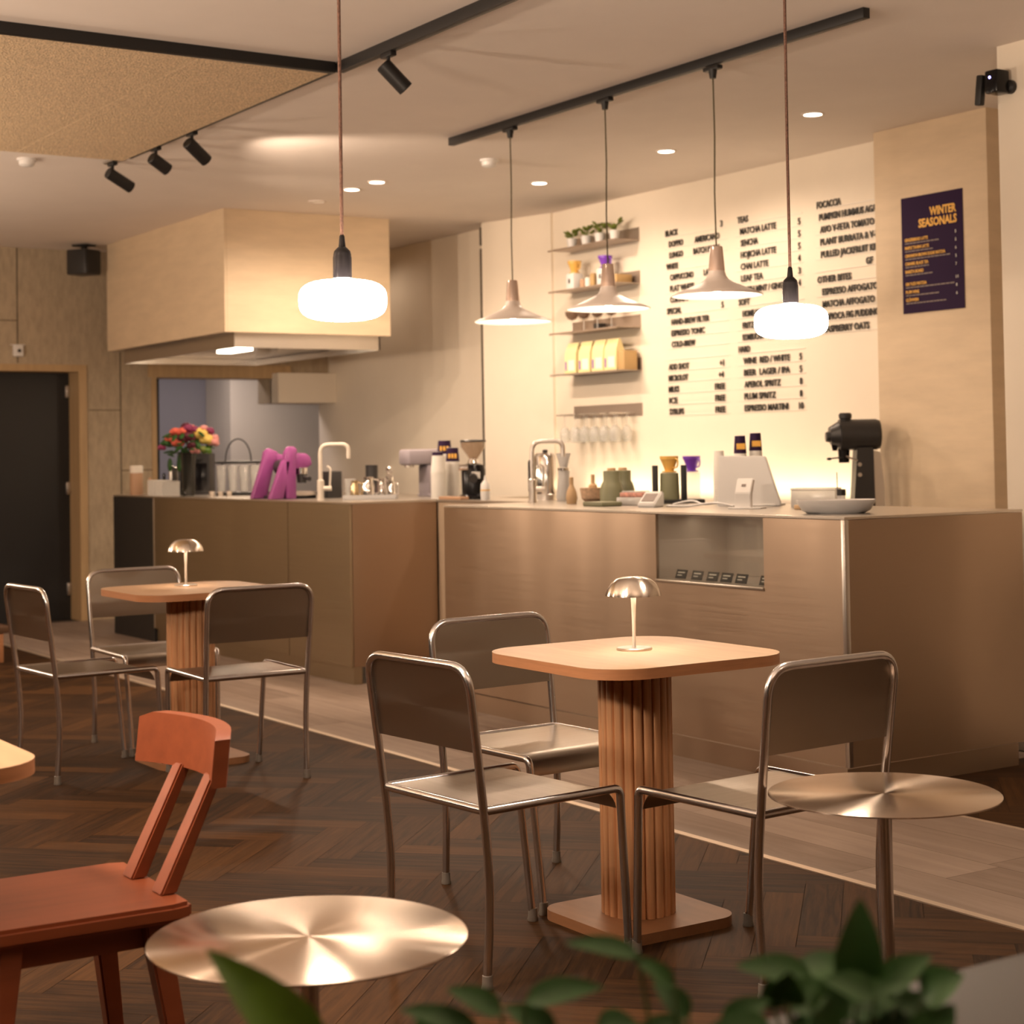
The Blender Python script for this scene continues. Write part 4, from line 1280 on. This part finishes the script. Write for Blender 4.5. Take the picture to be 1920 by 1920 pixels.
t = tag(boxp('wooden_block', CLAY, None, -7.47, 5.40, CT, -7.35, 5.50, CT + 0.075, bev=0.004), 'brown wooden block between the clay bowl and green canister', 'block')


def canister(label, loc, s=1.0):
    t = thing('green_canister', label, 'canister', loc, 0, 'sage green canisters')
    bm = B()
    lathe(bm, [(0.060 * s, 0), (0.060 * s, 0.07 * s), (0.052 * s, 0.10 * s), (0.042 * s, 0.115 * s), (0.042 * s, 0.165 * s), (0.038 * s, 0.168 * s)], 28)
    obj('canister_body', bm, GREEN, t)
    lathep('cork_lid', TAN, t, [(0.022 * s, 0.168 * s), (0.022 * s, 0.18 * s), (0.018 * s, 0.182 * s)], seg=18)
    return t


canister('sage green canister, front left one of the pair', (-6.995, 5.15, CT))
canister('sage green canister, standing close behind the first', (-7.055, 5.265, CT), 1.0)
tag(boxp('green_tray', GREEN, None, -6.84, 4.86, CT, -6.68, 4.98, CT + 0.022, bev=0.005), 'small sage green tray at the foot of the canisters', 'tray')
t = thing('snack_pack', 'clear tub of pink packs near the counter edge', 'tub', (-6.73, 5.10, CT), 0.2)
boxp('tub', FROST, t, -0.085, -0.05, 0, 0.085, 0.05, 0.04, bev=0.006)
boxp('pink_packs', mat('pink packs', (0.62, 0.30, 0.24), 0.5, var=0.4, vscale=(50, 50, 50)), t, -0.072, -0.04, 0.041, 0.072, 0.04, 0.062, bev=0.005)
boxp('tub_lid', FROST, t, -0.06, -0.035, 0.063, 0.06, 0.035, 0.070, bev=0.002)
t = thing('card_reader', 'white card reader with a sloped grey screen on the counter', 'card reader', (-6.43, 4.96, CT), 0.6)
Mx = Matrix(((0, 0, 1, 0), (1, 0, 0, 0), (0, 1, 0, 0), (0, 0, 0, 1)))
bm = B()
prism(bm, [(-0.075, 0), (0.075, 0), (0.075, 0.070), (0.045, 0.072), (-0.075, 0.018)], -0.042, 0.042, M=Mx)
bmesh.ops.bevel(bm, geom=bm.edges[:], offset=0.005, segments=2, affect='EDGES')
obj('reader_body', bm, WHITEP, t)
sl = math.atan2(0.054, 0.12)
part('screen', GREYPRINT, t, lambda b: box(b, -0.030, -0.045, -0.001, 0.030, 0.035, 0.0015, M=Matrix.Translation((0, -0.012, 0.0475)) @ Matrix.Rotation(sl, 4, 'X')), smooth=False)
# pour-over stand
t = thing('pour_over_stand', 'black pour over stand with two posts and a green server', 'stand', (-6.844, 5.40, CT))
for s_ in (-0.072, 0.072):
    part('post', BLACKMET, t, lambda b, s_=s_: box(b, -0.014, -0.02, 0, 0.014, 0.02, 0.19, M=Matrix.Translation(RV * s_) @ Matrix.Rotation(math.atan2(RV.y, RV.x), 4, 'Z'), bev=0.002))
part('base', BLACKMET, t, lambda b: box(b, -0.10, -0.07, 0, 0.17, 0.07, 0.018, M=Matrix.Rotation(math.atan2(RV.y, RV.x), 4, 'Z'), bev=0.003))
lathep('server', GREEN, t, [(0.048, 0.018), (0.050, 0.03), (0.046, 0.15), (0.040, 0.152)], seg=26)
dripper('coffee_dripper', 'amber coffee dripper on the black pour over stand', (-6.844, 5.40, CT + 0.153), YELLOW, 0.83, 'coffee drippers')
t = thing('dripper_pedestal', 'frosted round pedestal under the violet dripper on the back bench', 'pedestal', (-8.148, 6.60, 0.98))
bm = B()
lathe(bm, [(0.05, 0.012), (0.05, 0.195), (0.03, 0.197)], 24)
obj('pedestal_body', bm, GLASS, t)
lathep('pedestal_foot', WHITEP, t, [(0.065, 0), (0.065, 0.01), (0.05, 0.012)], seg=24)
dripper('coffee_dripper', 'violet coffee dripper raised beside the black pour over stand', (-8.148, 6.60, 0.98 + 0.197), VIOLET, 0.95, 'coffee drippers')
# white cable
bm = B()
tube(bm, smooth_path([(-6.38, 5.05, CT + 0.01), (-6.36, 5.16, CT + 0.03), (-6.26, 5.13, CT + 0.006), (-6.24, 5.26, CT + 0.02), (-6.23, 5.34, CT + 0.006)], 0.06, 6), 0.005, 8)
tube(bm, smooth_path([(-6.36, 5.00, CT + 0.006), (-6.20, 5.00, CT + 0.006), (-6.08, 5.06, CT + 0.025), (-6.00, 5.10, CT + 0.006)], 0.06, 6), 0.005, 8)
tag(obj('white_cable', bm, WHITEP), 'loose white cable between the card reader and the white till', 'cable')
# white till stand
t = thing('tablet_till', 'large white tablet till on a wedge stand', 'till', (-6.11, 5.27, CT), 0.58)
bm = B()
prism(bm, [(-0.135, 0.0), (0.165, 0.0), (0.165, 0.012), (0.095, 0.23), (-0.125, 0.235)], -0.012, 0.012, M=Matrix(((1, 0, 0, 0), (0, 0, 1, 0), (0, 1, 0, 0), (0, 0, 0, 1))))
bmesh.ops.bevel(bm, geom=bm.edges[:], offset=0.004, segments=2, affect='EDGES')
obj('screen_back', bm, WHITEP, t)
bm = B()
prism(bm, [(-0.16, 0), (0.0, 0), (0.0, 0.20), (-0.06, 0.20)], -0.04, 0.0, M=Matrix(((0, 0, 1, -0.10), (1, 0, 0, 0.16), (0, 1, 0, 0), (0, 0, 0, 1))))
obj('stand_wedge', bm, WHITEP, t)
part('stand_foot', WHITEP, t, lambda b: box(b, -0.12, -0.02, 0, 0.14, 0.17, 0.008, bev=0.002))
t = thing('card_terminal', 'white bent payment terminal with a dark symbol before the till', 'terminal', (-5.86, 5.04, CT), 0.58)
bm = B()
Mz = Matrix(((0, 0, 1, 0), (1, 0, 0, 0), (0, 1, 0, 0), (0, 0, 0, 1)))
prism(bm, [(-0.02, 0), (0.015, 0), (0.015, 0.06), (0.055, 0.125), (0.03, 0.135), (-0.02, 0.07)], -0.036, 0.036, M=Mz)
bmesh.ops.bevel(bm, geom=bm.edges[:], offset=0.003, segments=2, affect='EDGES')
obj('terminal_body', bm, WHITEP, t)
part('symbol', GREYPRINT, t, lambda b: box(b, -0.010, -0.001, -0.006, 0.010, 0.001, 0.006, M=Matrix.Translation((0, 0.0035, 0.1035)) @ Matrix.Rotation(-0.65, 4, 'X')), smooth=False)
part('terminal_foot', WHITEP, t, lambda b: box(b, -0.06, -0.05, 0, 0.09, 0.05, 0.006, bev=0.002))
# cups behind till
t = cup_stack('white cup tower topped by a purple and gold cup behind the till', (-6.325, 5.52, CT), 0.031, 21, True)
cup_stack('shorter cup tower with a purple top behind the till', (-6.345, 5.44, CT), 0.030, 20, True)
cup_stack('plain white lid stack at the left rear of the till', (-6.455, 5.40, CT), 0.028, 14, False)
# glowing boxes
t = thing('acrylic_box', 'frosted acrylic box right of the till', 'box', (-5.74, 5.36, CT), 0.58)
bm = B()
box(bm, -0.10, -0.06, 0.0, 0.10, 0.06, 0.075, bev=0.003)
obj('box_body', bm, FROST, t)
boxp('box_lid', FROST, t, -0.102, -0.062, 0.0755, 0.102, 0.062, 0.085, bev=0.002)
tag(boxp('wooden_block', TAN, None, -5.58, 5.08, CT, -5.54, 5.13, CT + 0.02, bev=0.003), 'tiny pale wooden block left of the white dish', 'block')
# white shallow dish
t = thing('white_dish', 'wide shallow white oval dish at the right end of the counter', 'dish', (-5.09, 4.86, CT), 0.99)
bm = B()
for sgn in (0,):
    prof = [(0.72, 0.0), (0.86, 0.012), (1.0, 0.048), (1.0, 0.055), (0.985, 0.055), (0.84, 0.018)]
    lathe(bm, prof, 48, M=Matrix.Diagonal((0.158, 0.105, 1, 1)))
obj('dish_body', bm, WHITEP, t)
lathep('foot_ring', TAN, t, [(0.6, -0.0), (0.6, 0.002)], M=Matrix.Translation((0, 0, -0.0)) @ Matrix.Diagonal((0.158, 0.105, 1, 1)), seg=40)
# dark cap bottle with straw
t = thing('pump_bottle', 'small bottle with black cap and a thin straw behind the white dish', 'bottle', (-5.60, 5.38, CT))
lathep('bottle_body', FROST, t, [(0.018, 0), (0.018, 0.05), (0.015, 0.055)], seg=18)
lathep('cap', BLACKMET, t, [(0.020, 0.052), (0.020, 0.078), (0.018, 0.08)], seg=18)
part('straw', DARK, t, lambda b: tube(b, [RV * -0.016 + Vector((0, 0, 0.05)), RV * -0.018 + Vector((0, 0, 0.155))], 0.002, 6))
# big black grinder: body axis runs along the picture plane
t = thing('shop_grinder', 'large black shop coffee grinder at the right end behind the dish', 'coffee grinder', (-6.777, 6.62, 0.98))
Rz = Matrix.Rotation(math.atan2(RV.y, RV.x), 4, 'Z')


def rp(x, y, z):
    return tuple(RV * x + FV * -y + Vector((0, 0, z)))


XZ = Matrix(((1, 0, 0, 0), (0, 0, 1, 0), (0, 1, 0, 0), (0, 0, 0, 1)))
part('column', DARK, t, lambda b: prism(b, [(-0.025, 0), (0.09, 0), (0.085, 0.325), (0.0, 0.325)], -0.06, 0.06, M=Rz @ XZ))
part('side_cheek', SATIN, t, lambda b: prism(b, [(0.091, 0), (0.142, 0), (0.142, 0.10), (0.122, 0.30), (0.087, 0.31)], -0.058, 0.058, M=Rz @ XZ), label='paler side panel of the column')
part('motor_housing', DARK, t, lambda b: (cyl(b, rp(-0.085, 0, 0.395), rp(0.115, 0, 0.395), 0.083, seg=32), cyl(b, rp(0.1155, 0, 0.395), rp(0.13, 0, 0.395), 0.081, 0.077, seg=32)))
part('burr_head', DARK, t, lambda b: (cyl(b, rp(-0.135, 0, 0.39), rp(-0.0855, 0, 0.395), 0.048, 0.072, seg=28), cyl(b, rp(-0.157, 0, 0.385), rp(-0.1355, 0, 0.385), 0.026, 0.03, seg=24)))
lathep('hopper_neck', DARK, t, [(0.026, 0.455), (0.027, 0.478), (0.034, 0.484), (0.036, 0.505), (0.032, 0.508)], M=Matrix.Translation(RV * -0.05), seg=26)
part('chute', BLACKGLOSS, t, lambda b: (cyl(b, rp(-0.06, 0.01, 0.32), rp(-0.06, 0.01, 0.245), 0.032, 0.028, seg=18), cyl(b, rp(-0.11, 0, 0.345), rp(-0.11, 0, 0.31), 0.02, 0.012)))
part('knock_lever', BLACKMET, t, lambda b: (tube(b, [rp(-0.07, -0.03, 0.275), rp(-0.145, -0.03, 0.268)], 0.004, 8), ellipsoid(b, rp(-0.147, -0.03, 0.267), 0.014, 0.014, 0.008, 10, 6)))
part('bag_holder', SATIN, t, lambda b: tube(b, [rp(-0.06, -0.045, 0.28), rp(0.0, -0.06, 0.255)], 0.005, 8))
for z in (0.18, 0.235):
    part('switch_button', SATIN, t, lambda b, z=z: cyl(b, rp(0.01, -0.06, z), rp(0.01, -0.066, z), 0.011))
part('hopper_lid', BLACKMET, t, lambda b: cyl(b, tuple(RV * -0.05 + Vector((0, 0, 0.508))), tuple(RV * -0.05 + Vector((0, 0, 0.513))), 0.03))


# ------------------------------------------------------------------ steel chairs
def steel_chair():
    t = thing('steel_chair', 'steel chair', 'chair', (0, 0, 0), 0, 'steel tube chairs at the square tables')
    w, dd, zs, zt, le = 0.217, 0.212, 0.432, 0.785, 0.046
    r = 0.011

    def bp(x, z):
        f = (z - zs) / (zt - zs)
        return (x, -dd - 0.012 - le * f, z)
    bm = B()
    tube(bm, smooth_path([bp(-w, zs - 0.002), bp(-w - 0.004, 0.6), bp(-w - 0.006, zt), bp(w + 0.006, zt), bp(w + 0.004, 0.6), bp(w, zs - 0.002)], 0.07, 8), r, 14)
    obj('back_frame', bm, TUBE, t)
    for sx in (-1, 1):
        bm = B()
        P = []
        for k in range(9):
            f = k / 8
            z = zs * (1 - f) + 0.02 * f
            P.append((sx * (w - 0.004 * f), -dd - 0.012 + 0.012 * math.sin(PI * min(1, f * 1.05)) + 0.006 * f, z))
        tube(bm, P, r, 14)
        lg = obj('leg', bm, TUBE, t)
        lathep('foot_cap', mat('grey foot cap', (0.16, 0.14, 0.12), 0.3), lg, [(0.0145, 0.0), (0.0155, 0.004), (0.0135, 0.012), (0.0125, 0.034), (0.0115, 0.035)], c=(sx * (w - 0.004), -dd - 0.006, 0.0), seg=16)
        bm = B()
        tube(bm, smooth_path([(sx * w, dd - 0.04, zs), (sx * w, dd + 0.005, zs), (sx * (w - 0.016), dd + 0.040, 0.02)], 0.055, 8), r, 14)
        lg = obj('leg', bm, TUBE, t)
        lathep('foot_cap', mat('grey foot cap', (0.16, 0.14, 0.12), 0.3), lg, [(0.0145, 0.0), (0.0155, 0.004), (0.0135, 0.012), (0.0125, 0.034), (0.0115, 0.035)], c=(sx * (w - 0.016), dd + 0.041, 0.0), seg=16)
    bm = B()
    tube(bm, [(-w, dd - 0.04, zs), (-w, -dd - 0.008, zs)], r, 14)
    tube(bm, [(w, dd - 0.04, zs), (w, -dd - 0.008, zs)], r, 14)
    tube(bm, [(-w, -dd - 0.008, zs), (w, -dd - 0.008, zs)], r, 14)
    obj('seat_frame', bm, TUBE, t)
    # seat sheet with a rolled front lip
    bm = B()
    prof = [(-dd + 0.012, zs + 0.006), (0.0, zs + 0.0045), (dd - 0.075, zs + 0.006)]
    for k in range(1, 9):
        a = PI * 0.42 * k / 8
        prof.append((dd - 0.075 + 0.075 * math.sin(a), zs + 0.006 - 0.075 * (1 - math.cos(a))))
    up = [(y, z) for y, z in prof]
    ww = w - 0.007
    n = len(up)
    va = [bm.verts.new((-ww, y, z)) for y, z in up]
    vb = [bm.verts.new((ww, y, z)) for y, z in up]
    vc = [bm.verts.new((-ww, y, z - 0.002)) for y, z in up]
    vd = [bm.verts.new((ww, y, z - 0.002)) for y, z in up]
    for k in range(n - 1):
        bm.faces.new((va[k], vb[k], vb[k + 1], va[k + 1]))
        bm.faces.new((vc[k], vc[k + 1], vd[k + 1], vd[k]))
        bm.faces.new((va[k], va[k + 1], vc[k + 1], vc[k]))
        bm.faces.new((vb[k], vd[k], vd[k + 1], vb[k + 1]))
    bm.faces.new((va[0], vc[0], vd[0], vb[0]))
    bm.faces.new((va[-1], vb[-1], vd[-1], vc[-1]))
    obj('seat', bm, SHEET, t)
    # back sheet following the frame's rounded corners, on the front face
    bm = B()
    pts = []
    zb = 0.573
    hw = w + 0.002
    pts += [(-hw, zb), (hw, zb)]
    for k in range(9):
        a = PI / 2 * k / 8
        pts.append((hw + 0.004 - 0.062 + 0.062 * math.cos(a), zt - 0.062 + 0.062 * math.sin(a)))
    for k in range(9):
        a = PI / 2 + PI / 2 * k / 8
        pts.append((-hw - 0.004 + 0.062 + 0.062 * math.cos(a), zt - 0.062 + 0.062 * math.sin(a)))
    for off in ((0.004, 0.007),):
        a_ = [bm.verts.new((x, bp(x, z)[1] + off[0], z)) for x, z in pts]
        b_ = [bm.verts.new((x, bp(x, z)[1] + off[1], z)) for x, z in pts]
        quadring(bm, a_, b_)
        bm.faces.new(a_[::-1])
        bm.faces.new(b_)
    obj('backrest', bm, SHEET, t)
    return t


ch = steel_chair()
ch.location = (-3.819, 2.44, 0)
ch.rotation_euler = (0, 0, math.radians(4.8))
ch['label'] = 'steel chair with its back to the camera at the near table, left front'
dup(ch, (-3.378, 2.935, 0), math.radians(93.8), 'steel chair at the right side of the near table, behind the round side table')
dup(ch, (-4.338, 2.92, 0), math.radians(-86.5), 'steel chair behind the near table, facing right toward its column')
dup(ch, (-7.091, 2.467, 0), math.radians(3.3), 'steel chair at the far left of the rear table')
dup(ch, (-7.56, 2.949, 0), math.radians(-90.8), 'steel chair behind the rear table with a bright patch on its back')
dup(ch, (-6.597, 2.925, 0), math.radians(88.0), 'steel chair with its back to the camera right of the rear table')


# ------------------------------------------------------------------ square tables
def cafe_table():
    t = thing('square_table', 'near square table', 'table', (-3.865, 2.912, 0), 0, 'rounded square oak tables on ribbed columns')
    bm = B()
    prism(bm, rrect(0.648, 0.648, 0.135, 10), 0.7165, 0.7435)
    obj('table_edge', bm, OAKEDGE, t, label='orange brown edge of the top')
    bm = B()
    prism(bm, rrect(0.648, 0.648, 0.135, 10), 0.7437, 0.745)
    obj('tabletop', bm, OAK, t)
    bm = B()
    n = 22
    R0 = 0.092
    prof = []
    for k in range(n):
        a0 = 2 * PI * k / n
        for q in range(8):
            a = a0 + (q / 8 - 0.5) * 2 * PI / n
            f = abs(q / 8 * 2 - 1)
            rr = R0 + 0.011 * math.sqrt(max(0, 1 - f ** 4))
            prof.append((rr * math.cos(a), rr * math.sin(a)))
    prism(bm, prof, 0.0285, 0.716)
    obj('ribbed_column', bm, SLAT, t, angle=50)
    bm = B()
    prism(bm, rrect(0.405, 0.405, 0.07, 8), 0.0, 0.028)
    obj('base_plate', bm, mat('oak base', (0.30, 0.14, 0.065), 0.45, var=0.1, vscale=(5, 30, 30)), t)
    return t


tb = cafe_table()
tb['label'] = 'square wooden table in the middle foreground with a ribbed column and a lamp on top'
dup(tb, (-7.05, 2.915, 0), label='square wooden table at the left rear with a ribbed column and a lamp on top')
t = thing('square_table', 'corner of a square wooden table cut off at the left edge', 'table', (-3.47, 0.706, 0), 0, 'rounded square oak tables on ribbed columns')
for c in list(tb.children):
    q = c.copy()
    COL.objects.link(q)
    q.parent = t


# table lamps
def table_lamp(loc, label):
    t = thing('table_lamp', label, 'table lamp', loc, 0, 'mushroom table lamps')
    lathep('base', SATIN, t, [(0.0495, 0), (0.050, 0.001), (0.050, 0.005), (0.048, 0.0065), (0.008, 0.007)], seg=36)
    lathep('stem', mat('lamp stem', (0.88, 0.80, 0.70), 0.4), t, [(0.0048, 0.006), (0.0055, 0.09), (0.0095, 0.185), (0.012, 0.192)], seg=18)
    bm = B()
    lathe(bm, [(0.079, 0.152), (0.0785, 0.156), (0.074, 0.170), (0.064, 0.186), (0.048, 0.199), (0.030, 0.204), (0.010, 0.204), (0.006, 0.2055)], 40, cap0=False)
    obj('shade', bm, brushed('lamp shade metal', (0.72, 0.64, 0.56), 0.22, 0.85, rot=0.25, streak=(3, 3, 3)), t, angle=60)
    bm = B()
    lathe(bm, [(0.0775, 0.152), (0.072, 0.169), (0.062, 0.184), (0.046, 0.196), (0.012, 0.2)], 40, cap0=False)
    obj('shade_lining', bm, SHADEIN, t, angle=60)
    lathep('light_ring', LITBULB, t, [(0.014, 0.188), (0.032, 0.188), (0.032, 0.192), (0.014, 0.192)], seg=24)
    lamp('SPOT', 'table_lamp_light', (0, 0, 0.182), 2.7, WARM2, t, aim=(0, 0, -1), spot_size=2.0, spot_blend=0.6, shadow_soft_size=0.03)
    return t


table_lamp((-3.90, 2.94, 0.745), 'brushed metal mushroom lamp on the near square table')
table_lamp((-7.17, 2.945, 0.745), 'brushed metal mushroom lamp on the rear square table')


# ------------------------------------------------------------------ round steel side tables
def side_table(loc, label):
    t = thing('side_table', label, 'side table', loc, 0, 'round brushed steel side tables')
    lathep('round_top', DISC, t, [(0.258, 0.494), (0.267, 0.496), (0.267, 0.499), (0.265, 0.500), (0.10, 0.500), (0.002, 0.500)], seg=96)
    lathep('post', TUBE, t, [(0.0168, 0.006), (0.0168, 0.494)], seg=24)
    lathep('floor_flange', TUBE, t, [(0.07, 0), (0.07, 0.005), (0.02, 0.008)], seg=32)
    lathep('top_flange', TUBE, t, [(0.02, 0.482), (0.06, 0.488), (0.06, 0.494)], seg=32)
    return t


side_table((-2.631, 1.291, 0), 'round brushed steel side table in the left foreground beside the wooden chair')
side_table((-2.908, 2.908, 0), 'round brushed steel side table at right, overlapping a steel chair')

# ------------------------------------------------------------------ wooden chair
t = thing('wooden_chair', 'red brown wooden chair with a two post back at the lower left', 'chair', (-3.36, 1.10, 0), 0)
bm = B()
prism(bm, [(-0.205, -0.22)] + [(0.205, -0.22)] + [(0.222, 0.16), (0.21, 0.20), (-0.185, 0.215), (-0.20, 0.18)], 0.415, 0.45)
bmesh.ops.bevel(bm, geom=bm.edges[:], offset=0.008, segments=2, affect='EDGES')
obj('seat', bm, BEECH, t)
part('apron', BEECH, t, lambda b: (box(b, -0.17, -0.17, 0.36, 0.15, -0.15, 0.414), box(b, -0.17, 0.13, 0.36, 0.15, 0.15, 0.414), box(b, -0.17, -0.149, 0.36, -0.15, 0.129, 0.414), box(b, 0.13, -0.149, 0.36, 0.15, 0.129, 0.414)), smooth=False)


def bar(bm, p0, p1, w0, d0, w1, d1):
    a = [bm.verts.new((p0[0] + sx * w0, p0[1] + sy * d0, p0[2])) for sx, sy in ((-1, -1), (1, -1), (1, 1), (-1, 1))]
    b = [bm.verts.new((p1[0] + sx * w1, p1[1] + sy * d1, p1[2])) for sx, sy in ((-1, -1), (1, -1), (1, 1), (-1, 1))]
    quadring(bm, a, b)
    bm.faces.new(a[::-1])
    bm.faces.new(b)


for sx in (-1, 1):
    for sy in (-1, 1):
        bm = B()
        bar(bm, (sx * 0.155 + 0.0, sy * 0.14, 0.414), (sx * 0.20, sy * 0.20, 0.0), 0.024, 0.024, 0.015, 0.015)
        bmesh.ops.bevel(bm, geom=bm.edges[:], offset=0.004, segments=2, affect='EDGES')
        obj('leg', bm, BEECH, t)
for x in (-0.045, 0.115):
    bm = B()
    bar(bm, (x, 0.178, 0.449), (x + 0.006, 0.286, 0.675), 0.027, 0.017, 0.021, 0.012)
    bmesh.ops.bevel(bm, geom=bm.edges[:], offset=0.004, segments=2, affect='EDGES')
    obj('back_post', bm, BEECH, t)
bm = B()
n = 12
rings = []
for k in range(n + 1):
    f = k / n * 2 - 1
    x = -0.16 + 0.20 * (f + 1)
    yb = 0.30 - 0.055 * f * f
    h = 0.052 if abs(f) < 0.99 else 0.046
    rings.append([bm.verts.new((x, yb - 0.018, 0.665 + 0.0)), bm.verts.new((x, yb + 0.014, 0.665)), bm.verts.new((x, yb + 0.024, 0.665 + 2 * h)), bm.verts.new((x, yb - 0.008, 0.665 + 2 * h))])
for a, b in zip(rings, rings[1:]):
    quadring(bm, a, b)
bm.faces.new(rings[0][::-1])
bm.faces.new(rings[-1])
bmesh.ops.bevel(bm, geom=[e for e in bm.edges if e.calc_face_angle(0) > 0.8], offset=0.009, segments=3, affect='EDGES')
obj('backrest', bm, BEECH, t)

# ------------------------------------------------------------------ foreground grey table, plants and a low bench
t = thing('grey_table', 'grey topped table cut off at the lower right corner', 'table', (-1.0, 1.60, 0))
boxp('tabletop', GREYTOP, t, -0.357, -0.45, 0.69, 0.36, 0.55, 0.72, bev=0.006)
for sx in (-0.30, 0.30):
    for sy in (-0.39, 0.48):
        part('leg', BLACKMET, t, lambda b, sx=sx, sy=sy: cyl(b, (sx, sy, 0), (sx, sy, 0.69), 0.018))
t = thing('wooden_stool', 'pale wooden stool seat peeking out behind the grey table at lower right', 'stool', (-1.82, 2.42, 0), 0.45)
part('seat', OAK, t, lambda b: prism(b, rrect(0.36, 0.36, 0.03, 6), 0.41, 0.445))
for sx in (-1, 1):
    for sy in (-1, 1):
        part('leg', OAK, t, lambda b, sx=sx, sy=sy: cyl(b, (sx * 0.13, sy * 0.13, 0.41), (sx * 0.16, sy * 0.16, 0), 0.018, 0.013))


def leaf(bm, base, tip, w, curl=0.2, nrm=None):
    """pointed leaf blade with a folded midrib, its face turned to nrm"""
    b, e = Vector(base), Vector(tip)
    d = e - b
    Ln = d.length
    d.normalize()
    up = Vector(nrm or (0.55, -0.35, 0.75))
    up = (up - d * up.dot(d)).normalized()
    side = d.cross(up)
    rows = []
    n = 10
    for k in range(n + 1):
        f = k / n
        c = b + d * Ln * f + up * (curl * Ln * (math.sin(PI * f) * 0.3 - f * f * 0.3))
        ww = w * (math.sin(PI * f ** 0.7) ** 0.85) + 0.0008
        rows.append([bm.verts.new(c - side * ww + up * ww * 0.3), bm.verts.new(c - side * ww * 0.5 + up * ww * 0.1), bm.verts.new(c), bm.verts.new(c + side * ww * 0.5 + up * ww * 0.1), bm.verts.new(c + side * ww + up * ww * 0.3)])
    for a, q in zip(rows, rows[1:]):
        for i in range(4):
            bm.faces.new((a[i], a[i + 1], q[i + 1], q[i]))


t = thing('planter_trough', 'dark planter trough below the picture edge holding the foreground plants', 'planter', (-1.16, 0.78, 0))
boxp('trough', BLACKMET, t, -0.10, -0.40, 0.0, 0.10, 0.28, 0.60, bev=0.006)
boxp('potting_soil', SOIL, t, -0.09, -0.39, 0.60, 0.09, 0.27, 0.615)


def front_plant(loc, label, leaves, m_, rz=0):
    t = thing('leafy_plant', label, 'plant', loc, rz, 'blurred plants along the bottom edge')
    bm = B()
    for (bx, by, bz, tx, ty, tz, w) in leaves:
        b0 = Vector((bx * 0.2, by * 0.2, 0))
        tube(bm, [b0, Vector((bx * 0.6, by * 0.6, bz * 0.6)), Vector((bx, by, bz))], 0.003, 6, r_end=0.0015)
    obj('stems', bm, STEM, t)
    for (bx, by, bz, tx, ty, tz, w) in leaves:
        bm = B()
        leaf(bm, (bx, by, bz), (tx, ty, tz), w)
        obj('leaf', bm, m_, t)
    return t


def L_(r, z, r2, z2, w, f=0.0, f2=0.0):
    """leaf given by sideways (picture) offsets r, heights and depth offsets f"""
    a = RV * r + FV * f
    b = RV * r2 + FV * f2
    return (a.x, a.y, z, b.x, b.y, z2, w)


ZP = 0.615
front_plant((-1.30, 0.62, ZP - 0.0), 'single large bright green leaf over the left steel side table', [L_(0.03, 0.17, -0.058, 0.292, 0.026, 0, 0.03), L_(0.06, 0.10, 0.10, 0.16, 0.015)], LEAF)


def spray(n, r0, r1, z0, z1, ln, w, f=0.05, seed=1):
    """small leaves scattered around a plant's stems"""
    q = random.Random(seed)
    out = []
    for k in range(n):
        r = q.uniform(r0, r1)
        z = z0 + (z1 - z0) * q.random() ** 0.8
        g = q.uniform(-0.3, PI + 0.3)
        le = ln * q.uniform(0.7, 1.25)
        ff = q.uniform(-f, f)
        out.append(L_(r, z, r + le * math.cos(g), z + le * math.sin(g) * 0.65, w * q.uniform(0.75, 1.2), ff, ff + q.uniform(-0.02, 0.03)))
    return out


front_plant((-1.235, 0.785, ZP), 'low spreading dark green plant left of centre at the bottom edge', [
    L_(-0.02, 0.20, -0.085, 0.222, 0.011), L_(0.00, 0.215, -0.045, 0.238, 0.011), L_(0.02, 0.225, 0.085, 0.238, 0.012)] + spray(13, -0.07, 0.09, 0.12, 0.20, 0.05, 0.012, seed=3), LEAFD)
front_plant((-1.15, 0.915, ZP), 'airy green plant at bottom centre right of the low one', [
    L_(-0.04, 0.262, -0.10, 0.275, 0.009), L_(-0.01, 0.235, -0.045, 0.262, 0.008), L_(0.0, 0.20, -0.045, 0.20, 0.011), L_(0.03, 0.20, 0.07, 0.225, 0.012)] + spray(10, -0.06, 0.08, 0.12, 0.20, 0.045, 0.012, seed=5), LEAFD)
front_plant((-1.09, 1.03, ZP), 'tall dense plant at lower right with an upright leaf', [
    L_(0.015, 0.22, 0.022, 0.302, 0.020), L_(-0.02, 0.235, -0.085, 0.250, 0.014), L_(0.05, 0.215, 0.10, 0.20, 0.012), L_(0.035, 0.225, 0.08, 0.255, 0.014)] + spray(30, -0.06, 0.075, 0.13, 0.235, 0.055, 0.016, seed=8), LEAFD)

t = thing('low_bench', 'low dark wooden bench with orange block legs by the black door', 'bench', (-11.25, 3.34, 0), 0)
boxp('bench_top', mat('dark bench wood', (0.10, 0.05, 0.025), 0.5, var=0.15, vscale=(3, 30, 30)), t, -1.6, -0.9, 0.19, 0.0, 0.06, 0.235, bev=0.004)
for k in range(4):
    boxp('block_leg', OAKEDGE, t, -0.09, -0.86 + k * 0.24, 0, -0.01, -0.70 + k * 0.24, 0.189, bev=0.004)

for o in SC.objects:
    if o.type == 'MESH' and o.parent is None and 'category' not in o and 'kind' not in o:
        o['kind'] = 'structure'
